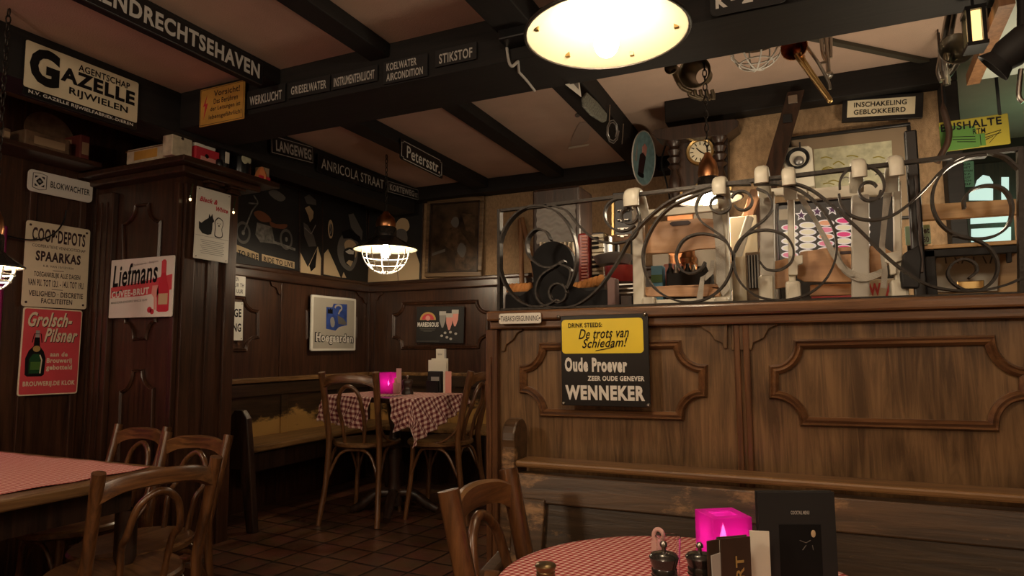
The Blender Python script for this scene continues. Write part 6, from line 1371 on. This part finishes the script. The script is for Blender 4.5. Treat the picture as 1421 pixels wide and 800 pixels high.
# menus
t = thing('menu_card', 'tall black cocktail menu with a dark cover picture, at the right on the round table', 'menu', (-.035, 1.10, ZT))
s_px = [(1051, 683.5), (1157, 672), (1168, 800), (1055, 800)]
TL, TR = at(1051, 683.5, Y=1.085), at(1157, 672, Y=1.13); ux = (TR - TL); ux.z = 0; W_ = ux.length; ux.normalize(); Ht = TL.z - ZT
t.location = (TL.x, TL.y, ZT); t.rotation_euler = (0, 0, math.atan2(ux.y, ux.x))
MB().box((0, 0, 0), (W_, .004, Ht), .0005).build('front_cover', M['blackmatt'], t); MB().box((0.003, .0045, 0), (W_ - .001, .009, Ht - .004)).build('pages', M['paper'], t); MB().box((0, .0095, 0), (W_, .0135, Ht), .0005).build('back_cover', M['blackmatt'], t)
MB().box((W_ * .26, -.0006, 0), (W_ * .80, .0006, Ht * .73)).build('cover_picture', M['ink'], t)
def flat_text(par, tx, x0, x1, z0, z1, m, bold=.0, y=-.0012, rot=False):
    pts, fs = text_data(tx, bold); bb = MB()
    vv = [bb.bm.verts.new((x0 + (x1 - x0) * (1 - b_ if rot else a), y, z0 + (z1 - z0) * (a if rot else b_))) for a, b_ in pts]
    for f_ in fs: bb.bm.faces.new([vv[i] for i in f_])
    return bb.build('lettering', m, par)
flat_text(t, 'COCKTAIL MENU', W_ * .42, W_ * .66, Ht * .815, Ht * .845, M['greyletter'], .02)
MB().ball((W_ * .70, -.001, Ht * .655), .0035, 1, .2, 1.6).build('picture_candle', M['beige'], t)
for a, b_, c, d in ((.52, .60, .60, .58), (.60, .58, .66, .60), (.55, .52, .60, .56), (.68, .56, .69, .52)): MB().tube([(W_ * a, -.001, Ht * b_), (W_ * c, -.001, Ht * d)], .0006, 4).build('picture_line', M['midgrey'], t)
a, b_ = at(1000, 752, Y=1.0), at(1041, 742, Y=1.03); ux = b_ - a; ux.z = 0; W_ = ux.length
t = thing('menu_card', 'dark brown menu with gold letters running up its cover, before the magenta holder', 'menu', (a.x, a.y, ZT), math.atan2(ux.y, ux.x)); Ht = (a.z + b_.z) / 2 - ZT
bk = mat('dark_brown_cover', (.05, .028, .018), .45, var=.15)
MB().box((0, 0, 0), (W_, .003, Ht), .0005).build('front_cover', bk, t); MB().box((.001, .0035, 0), (W_ - .001, .008, Ht - .003)).build('pages', M['paper'], t); MB().box((0, .0085, 0), (W_, .0115, Ht), .0005).build('back_cover', bk, t)
flat_text(t, 'KAART', W_ * .46, W_ * .74, Ht * .10, Ht * .80, M['gold'], .02, rot=True)
a, b_ = at(985, 753, Y=.985), at(999, 750, Y=1.0); ux = b_ - a; ux.z = 0; W_ = ux.length + .01; Ht = a.z - ZT
t = thing('menu_card', 'narrow dark menu with a white sheet in it, leftmost of the menus', 'menu', (a.x, a.y, ZT), math.atan2(ux.y, ux.x))
MB().box((0, .004, 0), (W_, .007, Ht), .0005).build('cover', bk, t); MB().prism([(W_ * .25, .001, 0), (W_ * .95, .001, 0), (W_ * .95, .001, Ht * .86), (W_ * .12, .001, Ht * .84)], (0, .002, 0)).build('sheet', M['greyletter'], t)
flat_text(t, 'MENU', W_ * .02, W_ * .18, Ht * .05, Ht * .5, M['greyletter'], .0, rot=True, y=.0035)
a, b_ = at(1040, 737, Y=1.06), at(1054, 734, Y=1.08); 
t = thing('menu_card', 'plain cream card between the brown menu and the tall black menu', 'menu', (a.x, a.y, ZT), .2); MB().box((0, 0, 0), (b_.x - a.x + .015, .003, a.z - ZT), .0005).build('card', M['paper'], t)
a, b_ = at(985, 790, Y=1.02), at(1165, 790, Y=1.07)

# ------------------------------------------------------------------ things on the alcove table
ZA = .8845
def ontab(x, y): return at(x, y, Z=ZA)
p = ontab(606, 545)
t = thing('menu_holder', 'black holder stuffed with pale menus on the alcove table', 'menu holder', (p.x, p.y, ZA), math.radians(-8)); k = 3.95 / 910
def bx(name, x0, x1, y0, y1, z0, z1, m, par=t, bev=.001): return MB().box((x0, y0, z0), (x1, y1, z1), bev).build(name, m, par)
bx('box', -.052, .052, -.03, .05, 0, .135, M['blackmatt'], bev=.006); bx('pocket', -.05, .045, -.045, -.03, 0, .075, M['black'])
bx('leaflet', -.02, .045, -.034, -.031, .05, .10, M['grey'])
bx('card', -.07, .075, .0, .004, .05, .205, M['paper']); bx('card', -.055, .08, .012, .016, .06, .215, M['paper']); bx('tall_card', -.025, .040, .022, .03, .08, .275, M['paper']); bx('card_side', .040, .054, .022, .03, .08, .275, M['greyletter'])
flat_text(t, 'Speciaal', -.01, .025, .232, .25, M['midgrey'], 0, .0215)
t.children[0].rotation_euler = (0, 0, 0)
p = ontab(621, 546); t2 = thing('menu_card', 'red and white folded leaflet right of the black menu holder', 'menu', (p.x + .005, p.y, ZA), .2)
bx('leaflet', -.02, .02, 0, .004, 0, .135, M['pinkprint'], t2); bx('leaflet_back', -.035, .0, .006, .009, 0, .125, M['paper'], t2)
p = ontab(569, 547); h_ = .105
t3 = thing('pepper_mill', 'squat brown pepper mill left of the black menu holder', 'pepper mill', (p.x, p.y - .03, ZA))
MB().lathe([(.0001, 0), (.036, 0), (.036, .02), (.028, .03), (.026, .05), (.032, .06), (.034, .078), (.026, .09), (.0001, .092)], (0, 0, 0), 24).build('body', M['darkwood'], t3, smooth=40); MB().lathe([(.0001, .09), (.004, .092), (.004, .1), (.008, .105), (.006, .115), (.0001, .116)], (0, 0, 0), 12).build('knob', M['silver'], t3, smooth=50)
p = ontab(560, 546); t4 = thing('napkin_cup', 'pale cup with upright pink napkins on the alcove table', 'cup', (p.x - .04, p.y - .02, ZA))
MB().lathe([(.0001, 0), (.026, 0), (.03, .065), (.027, .065), (.023, .006), (.0001, .006)], (0, 0, 0), 20).build('cup', M['pinkcloth'], t4, smooth=45); MB().box((.0, -.004, .01), (.035, .004, .155), .001).build('napkin', M['pinkcloth'], t4); MB().box((-.012, -.012, .01), (.006, -.005, .095), .001).build('napkin', M['beige'], t4)

# ------------------------------------------------------------------ pieces of a part go under that part
UNDER = {'white_key': 'keyboard_bed', 'black_key': 'keyboard_bed', 'register_bar': 'body', 'grip_hole': ('backrest', 'seat_back'), 'knob': 'head', 'flame': 'candle', 'bulb': 'socket', 'rim': 'shade', 'clip': 'shade_inside',
         'bottle_label': 'bottle', 'bottle_glass': 'bottle', 'bottle_seal': 'bottle', 'bottle_glint': 'bottle', 'bottle_foil': 'bottle', 'bottle_stopper': 'bottle', 'bottle_wire': 'bottle', 'wheel_hole': 'wheel', 'wheel_hub': 'wheel', 'engine_cover': 'engine',
         'numerals': 'dial', 'hand': 'dial', 'foam': 'beer_glass', 'teeth': 'mouth', 'lip': 'mouth', 'ear_hollow': 'ear', 'ear_fold': 'ear', 'lip_colour': 'lip_sticker', 'star_centre': 'star_sticker', 'rib': 'dark_field', 'cover_picture': 'front_cover',
         'picture_candle': 'front_cover', 'picture_line': 'front_cover', 'white_dog': 'white_dog_outline', 'white_dog_face': 'white_dog_outline', 'crest_crook': 'crest', 'crest_crown': 'crest', 'crest_hand': 'crest', 'crest_mitre': 'crest', 'cone_centre': 'hole_rim',
         'lid_seam': 'body', 'emblem_field': 'emblem', 'emblem_figure': 'emblem', 'map_mark': 'map_sheet', 'painted_hands': 'painted_robe', 'lapel': 'shirt', 'stile_head': 'stile', 'end_post_bead': 'end_post', 'green_band': 'body', 'leaflet': 'pocket', 'card_side': 'tall_card'}
base = lambda o: o.name.split('.')[0]
for root in [o for o in COL.objects if o.parent is None and o.children]:
    kids = sorted(root.children, key=lambda o: o.name)
    for nm in {base(k) for k in kids}:
        want = UNDER.get(nm)
        if not want: continue
        if isinstance(want, str): want = (want,)
        par = [k for k in kids if base(k) in want and base(k) != nm]; ch = [k for k in kids if base(k) == nm]
        if not par: continue
        for i, c in enumerate(ch):
            if c.parent == root and all(abs(a - b_) < 1e-9 for a, b_ in zip(c.location, (0, 0, 0))): c.parent = par[i] if len(par) == len(ch) else par[0]
